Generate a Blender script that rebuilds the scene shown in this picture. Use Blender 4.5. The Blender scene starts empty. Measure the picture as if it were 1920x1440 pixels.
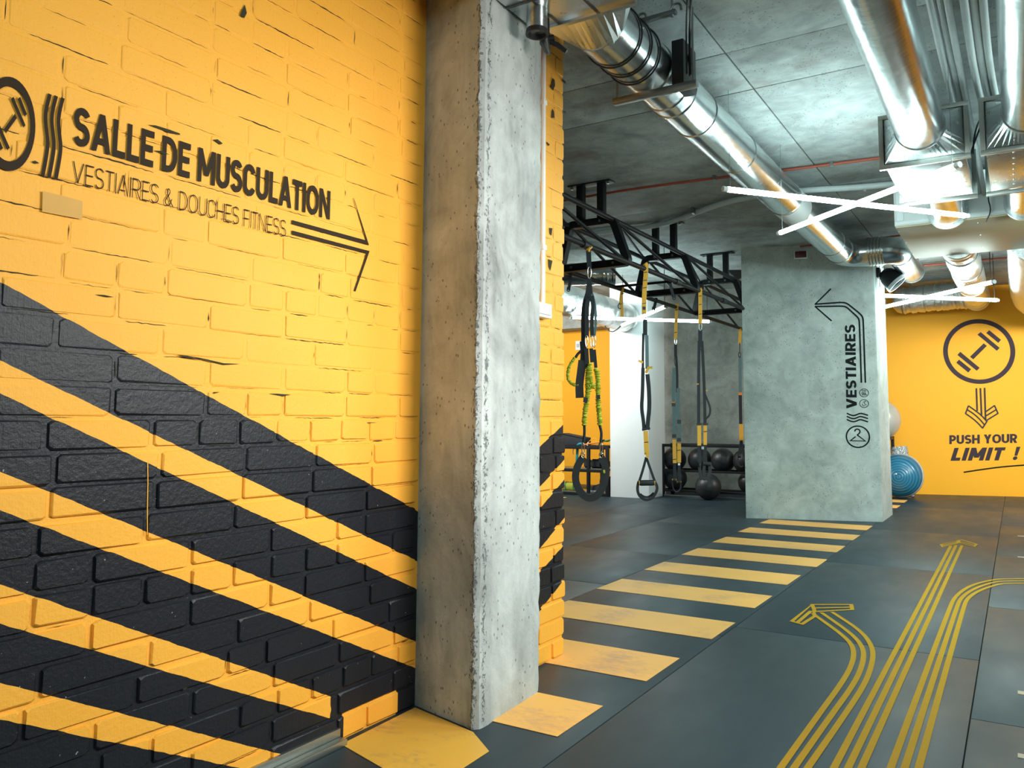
import bpy, bmesh, math, random
from mathutils import Vector as V, Matrix
random.seed(7)
S = bpy.context.scene
COL = S.collection
# ------------------------------------------------------------------ camera, light, exposure
F0, CX, HZ, VX, CAMZ = 1450.0, 1070.0, 786.0, 1908.0, 1.1
PITCH = math.atan(F0 / 16440.0)
CY = HZ - F0 * math.tan(PITCH)
YAW = math.atan((VX - CX) * math.cos(PITCH) / F0)
cd = bpy.data.cameras.new('camera'); cam = bpy.data.objects.new('camera', cd); COL.objects.link(cam)
cd.sensor_fit = 'HORIZONTAL'; cd.sensor_width = 36.0; cd.lens = 36.0 * F0 / 1920.0
cd.shift_x = (960.0 - CX) / 1920.0; cd.shift_y = (CY - 720.0) / 1920.0
cam.location = (0, 0, CAMZ); cam.rotation_euler = (math.pi / 2 + PITCH, 0, YAW)
S.camera = cam
S.view_settings.view_transform = 'Standard'; S.view_settings.look = 'None'
S.view_settings.gamma = 1.0; S.view_settings.use_curve_mapping = False
S.view_settings.exposure = 0.75
W = bpy.data.worlds.new('world'); S.world = W; W.use_nodes = True
W.node_tree.nodes['Background'].inputs[0].default_value = (0.62, 0.9, 0.95, 1)
W.node_tree.nodes['Background'].inputs[1].default_value = 0.25
TUBE_E = 38.0
def area(name, loc, tgt, sx, sy, power, color, spread=math.pi):
    l = bpy.data.lights.new(name, 'AREA'); l.shape = 'RECTANGLE'; l.size = sx; l.size_y = sy; l.energy = power; l.color = color; l.spread = spread
    o = bpy.data.objects.new(name, l); COL.objects.link(o); o.location = loc
    o.rotation_euler = (V(tgt) - V(loc)).to_track_quat('-Z', 'Y').to_euler(); return o
COOL = (0.72, 1.0, 1.0)
area('fill_brick_wall', (0.42, 2.35, 1.9), (-2.06, 2.0, 1.15), 0.7, 0.5, 16, (1.0, 0.97, 0.93), 1.75)  # added unseen lamp, narrowed to make a bright patch on the brick wall
area('ceiling_light_entrance', (1.0, 1.2, 2.5), (-2.0, 2.0, 1.2), 1.6, 0.5, 7, (.9, 1.0, 0.98))
area('ceiling_light_behind', (1.2, -1.0, 2.7), (-.5, 2.4, 0), 1.6, 0.5, 36, COOL)
area('ceiling_light_right', (1.9, 5.0, 2.75), (0.3, 5.0, 0), 2.0, 0.6, 60, COOL)
area('fill_pillar', (1.7, 5.4, 2.3), (-2.0, 8.9, .8), 1.4, 0.5, 60, COOL)  # unseen fill light added to brighten the pillar front
area('fill_far_wall', (1.2, 9.6, 2.5), (0.0, 12.5, 1.2), 1.6, 0.4, 80, (1, .98, .93))  # unseen fill, turned up to brighten the far yellow wall
area('fill_far_left', (-6.3, 8.0, 2.8), (-6.2, 11.6, 1.2), 1.4, 0.4, 75, (1, .98, .93))  # added unseen lamp that lifts the far left yellow wall

# ------------------------------------------------------------------ photograph -> place (rays of the solved camera met with real planes)
_Fh = V((-math.sin(YAW), math.cos(YAW), 0)); _R = V((math.cos(YAW), math.sin(YAW), 0)); _Z = V((0, 0, 1))
_F = _Fh * math.cos(PITCH) + _Z * math.sin(PITCH); _U = -_Fh * math.sin(PITCH) + _Z * math.cos(PITCH)
_C = V((0, 0, CAMZ))
def ray(x, y): return _F * F0 + _R * (x - CX) - _U * (y - CY)
def onz(x, y, z=0.0):
    d = ray(x, y); return _C + d * ((z - CAMZ) / d.z)
def onx(x, y, X):
    d = ray(x, y); return _C + d * (X / d.x)
def ony(x, y, Y):
    d = ray(x, y); return _C + d * (Y / d.y)
def onpl(x, y, p0, n):
    d = ray(x, y); n = V(n); return _C + d * ((V(p0) - _C).dot(n) / d.dot(n))
def onface(x, y, p0): return onpl(x, y, p0, _Fh)      # vertical plane through p0 that the photographer faced
def depth(p): return (V(p) - _C).dot(_F)
def pxm(p): return depth(p) / F0                       # metres per pixel at p

# ------------------------------------------------------------------ mesh builder
class MB:
    def __init__(s): s.v = []; s.f = []
    def add(s, vs, fs):
        n = len(s.v); s.v += [tuple(v) for v in vs]; s.f += [tuple(i + n for i in f) for f in fs]; return s
    def box(s, a, b):
        (x0, y0, z0), (x1, y1, z1) = a, b
        return s.add([(x0,y0,z0),(x1,y0,z0),(x1,y1,z0),(x0,y1,z0),(x0,y0,z1),(x1,y0,z1),(x1,y1,z1),(x0,y1,z1)],
              [(0,3,2,1),(4,5,6,7),(0,1,5,4),(1,2,6,5),(2,3,7,6),(3,0,4,7)])
    def bar(s, p, q, w, h=None, up=(0,0,1)):
        p, q = V(p), V(q); h = h or w; d = (q - p).normalized(); u = V(up)
        if abs(d.dot(u)) > .98: u = V((1,0,0))
        sd = d.cross(u).normalized(); up2 = sd.cross(d)
        vs = [c + sd * (a * w / 2) + up2 * (b * h / 2) for c in (p, q) for a, b in ((-1,-1),(1,-1),(1,1),(-1,1))]
        return s.add(vs, [(0,3,2,1),(4,5,6,7),(0,1,5,4),(1,2,6,5),(2,3,7,6),(3,0,4,7)])
    def tube(s, path, r, n=10, caps=True, closed=False):
        P = [V(p) for p in path]; m = len(P); R = r if isinstance(r, (list, tuple)) else [r] * m
        T = []
        for i in range(m):
            a = P[i - 1] if (i > 0 or closed) else P[i]; b = P[(i + 1) % m] if (i < m - 1 or closed) else P[i]
            T.append((b - a).normalized())
        u = V((0,0,1)) if abs(T[0].z) < .9 else V((1,0,0))
        u = (u - T[0] * u.dot(T[0])).normalized(); vs = []
        for i in range(m):
            u = (u - T[i] * u.dot(T[i])).normalized(); w = T[i].cross(u)
            vs += [P[i] + (u * math.cos(2*math.pi*k/n) + w * math.sin(2*math.pi*k/n)) * R[i] for k in range(n)]
        fs = []
        for i in range(m if closed else m - 1):
            j = (i + 1) % m
            fs += [(i*n+k, i*n+(k+1)%n, j*n+(k+1)%n, j*n+k) for k in range(n)]
        if caps and not closed: fs += [tuple(range(n-1,-1,-1)), tuple(range((m-1)*n, m*n))]
        return s.add(vs, fs)
    def lathe(s, prof, p, ax=(0,0,1), n=24):       # prof: (r, t) along ax from p
        ax = V(ax).normalized(); u = V((0,0,1)) if abs(ax.z) < .9 else V((1,0,0)); u = (u - ax*u.dot(ax)).normalized(); w = ax.cross(u); p = V(p)
        vs = []
        for r, t in prof: vs += [p + ax*t + (u*math.cos(2*math.pi*k/n) + w*math.sin(2*math.pi*k/n))*max(r,1e-5) for k in range(n)]
        fs = [(i*n+k, i*n+(k+1)%n, (i+1)*n+(k+1)%n, (i+1)*n+k) for i in range(len(prof)-1) for k in range(n)]
        return s.add(vs, fs)
    def prism(s, poly, z0, z1):
        n = len(poly)
        vs = [(x, y, z0) for x, y in poly] + [(x, y, z1) for x, y in poly]
        return s.add(vs, [tuple(range(n-1,-1,-1)), tuple(range(n, 2*n))] + [(i,(i+1)%n,n+(i+1)%n,n+i) for i in range(n)])
    def sphere(s, c, r, n=24, m=14, sq=(1,1,1)):
        c = V(c); vs = [c + V((0,0,-r*sq[2]))]
        for i in range(1, m):
            t = math.pi*i/m - math.pi/2
            vs += [c + V((math.cos(t)*math.cos(2*math.pi*k/n)*r*sq[0], math.cos(t)*math.sin(2*math.pi*k/n)*r*sq[1], math.sin(t)*r*sq[2])) for k in range(n)]
        vs.append(c + V((0,0,r*sq[2]))); L = len(vs)-1
        fs = [(0, 1+(k+1)%n, 1+k) for k in range(n)]
        for i in range(m-2): fs += [(1+i*n+k, 1+i*n+(k+1)%n, 1+(i+1)*n+(k+1)%n, 1+(i+1)*n+k) for k in range(n)]
        fs += [(L, 1+(m-2)*n+k, 1+(m-2)*n+(k+1)%n) for k in range(n)]
        return s.add(vs, fs)
    def ribbon(s, pts, w, nrm, th=.003):           # flat webbing through pts, facing nrm
        P = [V(p) for p in pts]; N = V(nrm).normalized(); m = len(P); Wd = w if isinstance(w,(list,tuple)) else [w]*m; vs = []
        for i in range(m):
            t = (P[min(i+1,m-1)] - P[max(i-1,0)]).normalized(); sd = t.cross(N).normalized()
            for a, b in ((-1,-1),(1,-1),(1,1),(-1,1)): vs.append(P[i] + sd*(a*Wd[i]/2) + N*(b*th/2))
        fs = [(0,1,2,3), tuple(4*(m-1)+k for k in (3,2,1,0))]
        for i in range(m-1): fs += [(4*i+k, 4*i+4+k, 4*i+4+(k+1)%4, 4*i+(k+1)%4) for k in range(4)]
        return s.add(vs, fs)
    def lay(s, vs, fs, n):                         # flat print: each piece a hair above the last, all facing n
        n = V(n); s.k = getattr(s, 'k', 0) + 1; vs = [V(v) + n * (.00002 * (s.k % 12)) for v in vs]; ff = []
        for f in fs:
            c = (vs[f[1]] - vs[f[0]]).cross(vs[f[2]] - vs[f[1]])
            if c.length < 1e-12 and len(f) > 3: c = (vs[f[2]] - vs[f[0]]).cross(vs[f[3]] - vs[f[2]])
            ff.append(f if c.dot(n) >= 0 else f[::-1])
        s.flat = True; return s.add(vs, ff)
    def mesh(s, name, m, smooth=None, bevel=0):
        if getattr(s, 'flat', False):
            me = bpy.data.meshes.new(name); me.from_pydata(s.v, [], s.f); me.materials.append(m); return me
        me = bpy.data.meshes.new(name); me.from_pydata(s.v, [], s.f); me.materials.append(m)
        if bevel:
            bm = bmesh.new(); bm.from_mesh(me); bmesh.ops.recalc_face_normals(bm, faces=bm.faces)
            es = [e for e in bm.edges if len(e.link_faces) == 2 and e.calc_face_angle(0) > .6]
            bmesh.ops.bevel(bm, geom=es, offset=bevel, segments=2, affect='EDGES', profile=.6); bm.to_mesh(me); bm.free()
        else:
            bm = bmesh.new(); bm.from_mesh(me); bmesh.ops.recalc_face_normals(bm, faces=bm.faces); bm.to_mesh(me); bm.free()
        if smooth is None and bevel: smooth = 35
        if smooth:
            me.shade_smooth(); me.set_sharp_from_angle(angle=math.radians(smooth))
        return me
    def obj(s, name, m, parent=None, smooth=None, bevel=0, origin=None):
        if origin is not None: o = V(origin); s.v = [tuple(V(v) - o) for v in s.v]
        me = s.mesh(name, m, smooth, bevel); ob = bpy.data.objects.new(name, me); COL.objects.link(ob)
        if origin is not None: ob.location = origin
        if parent is not None:
            ob.parent = parent; ob.matrix_parent_inverse = Matrix.Translation(-world_loc(parent))
        return ob
def world_loc(o):
    p = V(o.location)
    if o.parent is not None: p = p + world_loc(o.parent) + o.matrix_parent_inverse.translation
    return p
def thing(name, label, cat, loc=(0,0,0), group=None):
    o = bpy.data.objects.new(name, None); COL.objects.link(o); o.location = loc; o.empty_display_size = .05
    return tag(o, label, cat, group)
def tag(o, label, cat, group=None):
    o['label'] = label; o['category'] = cat
    if group: o['group'] = group
    return o
def struct(o, label=None):
    o['kind'] = 'structure'
    if label: o['label'] = label
    return o

# ------------------------------------------------------------------ materials
def nodes(name):
    m = bpy.data.materials.new(name); m.use_nodes = True; nt = m.node_tree
    return m, nt, nt.nodes['Principled BSDF']
def N(nt, t, **k):
    n = nt.nodes.new(t)
    for a, b in k.items(): setattr(n, a, b)
    return n
def val(nt, op, a, b=None, c=None):
    n = N(nt, 'ShaderNodeMath', operation=op)
    for i, x in enumerate((a, b, c)):
        if x is None: continue
        if isinstance(x, (int, float)): n.inputs[i].default_value = x
        else: nt.links.new(x, n.inputs[i])
    return n.outputs[0]
def mixc(nt, f, a, b):
    n = N(nt, 'ShaderNodeMix', data_type='RGBA')
    for i, x in ((0, f), (6, a), (7, b)):
        if isinstance(x, (int, float)): n.inputs[i].default_value = x
        elif isinstance(x, tuple): n.inputs[i].default_value = x + (1,)
        else: nt.links.new(x, n.inputs[i])
    return n.outputs[2]
def noise(nt, vec, scale, detail=4, rough=.55, dist=0):
    n = N(nt, 'ShaderNodeTexNoise'); n.inputs['Scale'].default_value = scale; n.inputs['Detail'].default_value = detail
    n.inputs['Roughness'].default_value = rough; n.inputs['Distortion'].default_value = dist
    if vec is not None: nt.links.new(vec, n.inputs['Vector'])
    return n.outputs['Fac']
def ramp(nt, f, lo, hi):
    n = N(nt, 'ShaderNodeMapRange'); n.inputs[1].default_value = lo; n.inputs[2].default_value = hi; nt.links.new(f, n.inputs[0]); return n.outputs[0]
def scaled(nt, vec, s):
    n = N(nt, 'ShaderNodeMapping'); n.inputs['Scale'].default_value = s; nt.links.new(vec, n.inputs['Vector']); return n.outputs[0]
def bump(nt, b, h, strength, dist=.01, prev=None):
    n = N(nt, 'ShaderNodeBump'); n.inputs['Strength'].default_value = strength; n.inputs['Distance'].default_value = dist
    nt.links.new(h, n.inputs['Height'])
    if prev is not None: nt.links.new(prev, n.inputs['Normal'])
    nt.links.new(n.outputs[0], b.inputs['Normal']); return n.outputs[0]
def pos(nt): return N(nt, 'ShaderNodeNewGeometry').outputs['Position']
def oco(nt): return N(nt, 'ShaderNodeTexCoord').outputs['Object']
def plain(name, c, rough=.5, metal=0.0, var=.12, scale=12, bs=.08, spec=None):
    m, nt, b = nodes(name); o = oco(nt); f = noise(nt, o, scale)
    nt.links.new(mixc(nt, f, tuple(x*(1-var) for x in c), tuple(min(1, x*(1+var)) for x in c)), b.inputs['Base Color'])
    b.inputs['Roughness'].default_value = rough; b.inputs['Metallic'].default_value = metal
    if spec is not None: b.inputs['Specular IOR Level'].default_value = spec
    if bs: bump(nt, b, noise(nt, o, scale*6), bs, .004)
    return m
YEL = (0.86, 0.43, 0.035); BLK = (0.018, 0.019, 0.023)
def emit(name, c, e):
    m, nt, b = nodes(name); b.inputs['Base Color'].default_value = c + (1,); b.inputs['Emission Color'].default_value = c + (1,); b.inputs['Emission Strength'].default_value = e; return m
def painted_wall(name, lines, extra=()):
    """brick paint: yellow with black bands; lines = (slope, offset) of each band edge in the wall plane, top to bottom"""
    m, nt, b = nodes(name); p = pos(nt); sp = N(nt, 'ShaderNodeSeparateXYZ'); nt.links.new(p, sp.inputs[0]); y, z = sp.outputs[1], sp.outputs[2]
    wob = val(nt, 'MULTIPLY', val(nt, 'SUBTRACT', noise(nt, p, 18, 2), .5), .008); zz = val(nt, 'ADD', z, wob)
    acc = None
    for i, (k, c, lim) in enumerate(lines):
        st = val(nt, 'LESS_THAN', zz, val(nt, 'MULTIPLY_ADD', y, k, c))
        if lim is not None: st = val(nt, 'MULTIPLY', st, val(nt, 'LESS_THAN', val(nt, 'MULTIPLY_ADD', wob, 3.0, y), lim))
        if acc is None: acc = st
        else: acc = val(nt, 'SUBTRACT' if i % 2 else 'ADD', acc, st)
    for (y0, y1, z1) in extra:
        r = val(nt, 'MULTIPLY', val(nt, 'MULTIPLY', val(nt, 'GREATER_THAN', y, y0), val(nt, 'LESS_THAN', y, y1)), val(nt, 'LESS_THAN', zz, z1))
        acc = val(nt, 'SUBTRACT', acc, r)
    cl = N(nt, 'ShaderNodeClamp'); nt.links.new(acc, cl.inputs[0]); k = cl.outputs[0]
    big = noise(nt, p, 3.0, 3); pit = ramp(nt, noise(nt, p, 150, 2, .6), .67, .73)
    upper = ramp(nt, z, 1.2, 2.2)
    yc = mixc(nt, big, (0.84, 0.375, 0.034), (0.90, 0.425, 0.055)); b.inputs['Specular IOR Level'].default_value = .3
    yc = mixc(nt, val(nt, 'MULTIPLY', val(nt, 'MULTIPLY', pit, upper), .45), yc, (0.35, 0.17, 0.02))
    kc = mixc(nt, big, (0.008, 0.009, 0.013), (0.015, 0.016, 0.021))
    spk = ramp(nt, noise(nt, p, 95, 1), .79, .82); kc = mixc(nt, spk, kc, (0.25, 0.27, 0.27))
    nt.links.new(mixc(nt, k, yc, kc), b.inputs['Base Color'])
    nt.links.new(val(nt, 'MULTIPLY_ADD', k, -.14, .55), b.inputs['Roughness'])
    strk = noise(nt, scaled(nt, p, (1, 240, 7)), 1, 2); gr = noise(nt, p, 70, 5, .65)
    n1 = bump(nt, b, strk, .10, .006); bump(nt, b, gr, .35, .006, n1)
    return m
def concrete(name, c=(0.33, 0.355, 0.34), stain=.4, brown=0.0, edge=False, streak=True, bs=.35):
    m, nt, b = nodes(name); p = pos(nt)
    a = noise(nt, p, 1.7, 6, .62, .4); s2 = noise(nt, scaled(nt, p, (6, 6, .55)), 1.3, 4) if streak else noise(nt, p, 6, 5, .6, .8)
    if streak: s2 = val(nt, 'ADD', val(nt, 'MULTIPLY', s2, .6), val(nt, 'MULTIPLY', noise(nt, scaled(nt, p, (1, 1, .6)), 5, 4, .6, 3.5), .4))
    f = val(nt, 'ADD', val(nt, 'MULTIPLY', a, .6), val(nt, 'MULTIPLY', s2, .4))
    col = mixc(nt, ramp(nt, f, .32, .68), tuple(x*(1-stain) for x in c), tuple(min(1, x*(1+stain*.75)) for x in c))
    vo = N(nt, 'ShaderNodeTexVoronoi'); vo.inputs['Scale'].default_value = 42; nt.links.new(scaled(nt, p, (1, 1, .7)), vo.inputs['Vector'])
    pit = val(nt, 'MULTIPLY', val(nt, 'LESS_THAN', vo.outputs['Distance'], .17), val(nt, 'GREATER_THAN', noise(nt, p, 5, 2), .5))
    col = mixc(nt, val(nt, 'MULTIPLY', pit, .75), col, tuple(x*.22 for x in c))
    fine = ramp(nt, noise(nt, p, 60, 3, .7), .62, .7); col = mixc(nt, val(nt, 'MULTIPLY', fine, .3), col, tuple(x*.4 for x in c))
    if brown:
        bn = ramp(nt, noise(nt, scaled(nt, p, (1, 1.6, 1)), 1.1, 5, .6), .56, .72); col = mixc(nt, val(nt, 'MULTIPLY', bn, brown), col, (0.16, 0.095, 0.07))
    h = noise(nt, p, 24, 6, .65)
    if edge:
        at = N(nt, 'ShaderNodeVertexColor', layer_name='edge').outputs['Color']; sp = N(nt, 'ShaderNodeSeparateColor'); nt.links.new(at, sp.inputs[0]); e = sp.outputs[0]
        cr = ramp(nt, val(nt, 'ADD', noise(nt, scaled(nt, p, (1, 1, .6)), 55, 4, .75, 1.5), val(nt, 'MULTIPLY', e, .34)), .80, .86)
        col = mixc(nt, val(nt, 'MULTIPLY', cr, .85), col, tuple(x*.16 for x in c)); h = val(nt, 'SUBTRACT', h, val(nt, 'MULTIPLY', cr, 1.4))
    h = val(nt, 'SUBTRACT', h, val(nt, 'MULTIPLY', pit, .8))
    nt.links.new(col, b.inputs['Base Color']); b.inputs['Roughness'].default_value = .78
    bump(nt, b, h, bs, .008); return m
def galv(name, axis='Y', rough=.2, c=(0.62, 0.66, 0.67), spiral=9.0, bs=.25, nb=.08):
    m, nt, b = nodes(name); p = pos(nt)
    nt.links.new(mixc(nt, noise(nt, p, 14, 3), tuple(x*.85 for x in c), tuple(min(1, x*1.12) for x in c)), b.inputs['Base Color'])
    b.inputs['Metallic'].default_value = 1.0
    nt.links.new(val(nt, 'MULTIPLY_ADD', noise(nt, p, 30, 3), .18, rough - .07), b.inputs['Roughness'])
    w = N(nt, 'ShaderNodeTexWave', wave_type='BANDS', bands_direction=axis, wave_profile='SIN'); w.inputs['Scale'].default_value = spiral; w.inputs['Distortion'].default_value = .3
    nt.links.new(p, w.inputs['Vector']); sharp = val(nt, 'POWER', w.outputs['Fac'], 14.0)
    n1 = bump(nt, b, sharp, bs, .003); bump(nt, b, noise(nt, p, 6, 2), nb, .02, n1); return m
def foil(name):
    m, nt, b = nodes(name); p = pos(nt); b.inputs['Base Color'].default_value = (.78, .79, .78, 1); b.inputs['Metallic'].default_value = 1; b.inputs['Roughness'].default_value = .3
    bump(nt, b, noise(nt, p, 26, 5, .7, 2), .5, .02); return m
def rubber_floor(name):
    m, nt, b = nodes(name); p = pos(nt)
    oi = N(nt, 'ShaderNodeObjectInfo').outputs['Random']
    f = val(nt, 'ADD', val(nt, 'MULTIPLY', noise(nt, p, 1.3, 5, .6), .7), val(nt, 'MULTIPLY', oi, .3))
    col = mixc(nt, f, (0.014, 0.026, 0.033), (0.028, 0.045, 0.055))
    spk = ramp(nt, noise(nt, p, 130, 1), .81, .83); col = mixc(nt, val(nt, 'MULTIPLY', spk, .6), col, (.4, .45, .45))
    nt.links.new(col, b.inputs['Base Color'])
    nt.links.new(val(nt, 'MULTIPLY_ADD', noise(nt, scaled(nt, p, (2, 1, 1)), 2.2, 4), .25, .33), b.inputs['Roughness'])
    b.inputs['Specular IOR Level'].default_value = .35
    bump(nt, b, noise(nt, p, 160, 3), .12, .003); return m
def floor_paint(name, c, wear=.5):
    m, nt, b = nodes(name); p = pos(nt)
    w = ramp(nt, val(nt, 'ADD', val(nt, 'MULTIPLY', noise(nt, p, 2.6, 4), .6), val(nt, 'MULTIPLY', noise(nt, scaled(nt, p, (1, 2.2, 1)), 16, 5, .7, 1), .4)), .52, .72)
    col = mixc(nt, noise(nt, p, 2.4, 3), tuple(x*.8 for x in c), c)
    col = mixc(nt, val(nt, 'MULTIPLY', w, wear), col, (c[0]*.38, c[1]*.4, c[2]*1.2 + .03))
    nt.links.new(col, b.inputs['Base Color']); b.inputs['Roughness'].default_value = .5
    bump(nt, b, noise(nt, p, 60, 4), .15, .003); return m
def speckle(name):
    m, nt, b = nodes(name); p = pos(nt); f = ramp(nt, noise(nt, p, 75, 2, .7), .47, .54)
    nt.links.new(mixc(nt, f, (.10, .11, .12), (.62, .66, .66)), b.inputs['Base Color']); b.inputs['Roughness'].default_value = .8; return m
def bosu_mat(name, c0):
    m, nt, b = nodes(name); o = oco(nt)
    w = N(nt, 'ShaderNodeTexWave', wave_type='RINGS', rings_direction='Y'); w.inputs['Scale'].default_value = 9; w.inputs['Distortion'].default_value = .4; nt.links.new(o, w.inputs['Vector'])
    nt.links.new(mixc(nt, w.outputs['Fac'], (.012, .10, .19), (.035, .19, .30)), b.inputs['Base Color'])
    b.inputs['Roughness'].default_value = .27; bump(nt, b, w.outputs['Fac'], .5, .006); return m
def bungee_mat():
    m, nt, b = nodes('bungee_cloth'); p = pos(nt); f = noise(nt, p, 120, 2)
    nt.links.new(mixc(nt, f, (.22, .25, .008), (.72, .72, .06)), b.inputs['Base Color']); b.inputs['Roughness'].default_value = .8; return m

M = {}
M['conc'] = concrete('cast_concrete', (0.41, 0.435, 0.42), .68, edge=True, bs=.5)
M['conc2'] = concrete('pillar_concrete', (0.43, 0.475, 0.445), .42, streak=False, bs=.3)
M['concw'] = concrete('raw_concrete', (0.30, 0.315, 0.29), .5, streak=False, bs=.4)
M['ceil'] = concrete('ceiling_concrete', (0.32, 0.345, 0.335), .55, brown=.75, streak=False, bs=.3)
M['slab'] = plain('dark_gap', (.03, .034, .035), .9)
M['rubber'] = rubber_floor('rubber_mat')
M['bar'] = floor_paint('floor_paint_yellow', (0.95, 0.485, 0.115), .7)
M['bar1'] = floor_paint('floor_paint_worn', (0.80, 0.44, 0.06), 1.0)
M['tape'] = plain('floor_tape', (0.44, 0.235, 0.004), .7, var=.06, spec=.2)
M['pale'] = floor_paint('floor_paint_pale', (0.55, 0.42, 0.28), .5)
M['ywall'] = plain('yellow_plaster', (0.90, 0.41, 0.020), .6, var=.03, scale=2, bs=.03, spec=.25)
M['white'] = plain('white_paint', (.78, .81, .81), .55, var=.03, bs=.03)
M['ink'] = plain('sign_ink', (0.030, 0.017, 0.008), .6, var=.05, bs=0, spec=.12)
M['inkb'] = plain('sign_ink_black', (0.008, 0.011, 0.010), .6, var=.05, bs=0, spec=.1)
M['inkp'] = plain('sign_ink_plum', (0.050, 0.034, 0.042), .6, var=.05, bs=0, spec=.1)
M['galv'] = galv('galvanised_duct', bs=.04); M['galvx'] = galv('galvanised_flex', 'X', .22, spiral=0.5, bs=.1)
M['sheet'] = galv('galvanised_sheet', 'Y', .28, spiral=.4, bs=.0, nb=.015); M['foil'] = foil('foil_insulation')
M['dkmetal'] = plain('dark_sheet', (.10, .11, .11), .4, .8)
M['blackm'] = plain('black_steel', (.010, .010, .012), .5, .0, var=.2, spec=.3)
M['rod'] = plain('steel_rod', (.35, .37, .37), .35, 1.0)
M['chrome'] = plain('chrome', (.8, .8, .78), .15, 1.0, bs=0)
M['alu'] = plain('aluminium', (.42, .43, .40), .4, 1.0)
M['blackp'] = plain('black_plastic', (.014, .014, .016), .5, var=.2)
M['web'] = plain('black_webbing', (.016, .018, .022), .75, var=.2, scale=60)
M['webg'] = plain('grey_webbing', (.10, .16, .17), .7, scale=60)
M['weby'] = plain('yellow_webbing', (.80, .40, .04), .7, scale=60)
M['foamb'] = plain('black_foam', (.02, .022, .025), .7)
M['ball'] = plain('black_rubber', (.020, .022, .024), .42, var=.25, scale=5, bs=.15)
M['bungee'] = bungee_mat()
M['tube'] = emit('led_tube', (.74, 1.0, .99), TUBE_E); M['tube2'] = emit('led_tube_dim', (.74, 1.0, .99), 20.0)
M['wcab'] = plain('white_conduit', (.50, .54, .53), .5)
M['red'] = plain('red_pipe', (.30, .055, .03), .5)
M['redp'] = plain('red_plastic', (.10, .012, .02), .35)
M['ahu'] = plain('unit_paint', (.66, .69, .68), .38, var=.03, bs=0); M['ahub'] = plain('unit_underside_reflection', (.50, .42, .28), .5, .2, var=.05, bs=.02)  # underside: the floor's tan reflection is put into the base colour
M['silver'] = plain('silver_vinyl', (.50, .50, .45), .3, .25, var=.04, bs=0)
M['bosu'] = bosu_mat('blue_vinyl', None); M['grey'] = plain('grey_plastic', (.42, .45, .46), .45)
M['speck'] = speckle('speckled_foam'); M['amber'] = plain('amber_plastic', (.75, .38, .03), .4)
M['teal'] = plain('teal_rubber', (.0, .20, .24), .5); M['green'] = plain('green_rubber', (.03, .16, .05), .5); M['orange'] = plain('orange_rubber', (.8, .22, .02), .5)
M['lime'] = plain('lime_foam', (.35, .37, .03), .8); M['brown'] = plain('brown_card', (.16, .05, .04), .7)
M['glass'] = plain('lamp_lens', (.6, .65, .62), .15, bs=0)

# ------------------------------------------------------------------ setting
H = 3.06
XW, XW2 = -2.06, -1.90          # brick wall faces before and beyond the column
def wline(X, a, b, lim=None):
    p, q = onx(a[0], a[1], X), onx(b[0], b[1], X); k = (q.z - p.z) / (q.y - p.y); return (k, p.z - k * p.y, lim)
ylim = onx(619, 1325, XW).y
L1 = [wline(XW, (0,527), (790,961)), wline(XW, (0,675), (789,1055)), wline(XW, (0,737), (788,1108)), wline(XW, (0,884), (787,1206)),
      wline(XW, (0,957), (775,1251)), wline(XW, (0,1096), (620,1306), ylim), wline(XW, (0,1170), (619,1347), ylim), wline(XW, (0,1280), (550,1420)), wline(XW, (0,1349), (450,1440))]
L2 = [wline(XW2, (1009,841), (1058,795)), wline(XW2, (1008,917), (1059,860)), wline(XW2, (1007.5,958), (1060,896)), wline(XW2, (1007,1034), (1060,968)), wline(XW2, (1009,1076), (1032,1050)), wline(XW2, (1010,1148), (1060,1082))]
M['wall1'] = painted_wall('wall_paint_left', L1, [(onx(644,1340,XW).y, onx(745,1310,XW).y, onx(660,1338,XW).z + .012)])
M['wall2'] = painted_wall('wall_paint_end', L2)
M['crack'] = plain('paint_crack', (.03, .026, .008), .9, bs=0)

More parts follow.
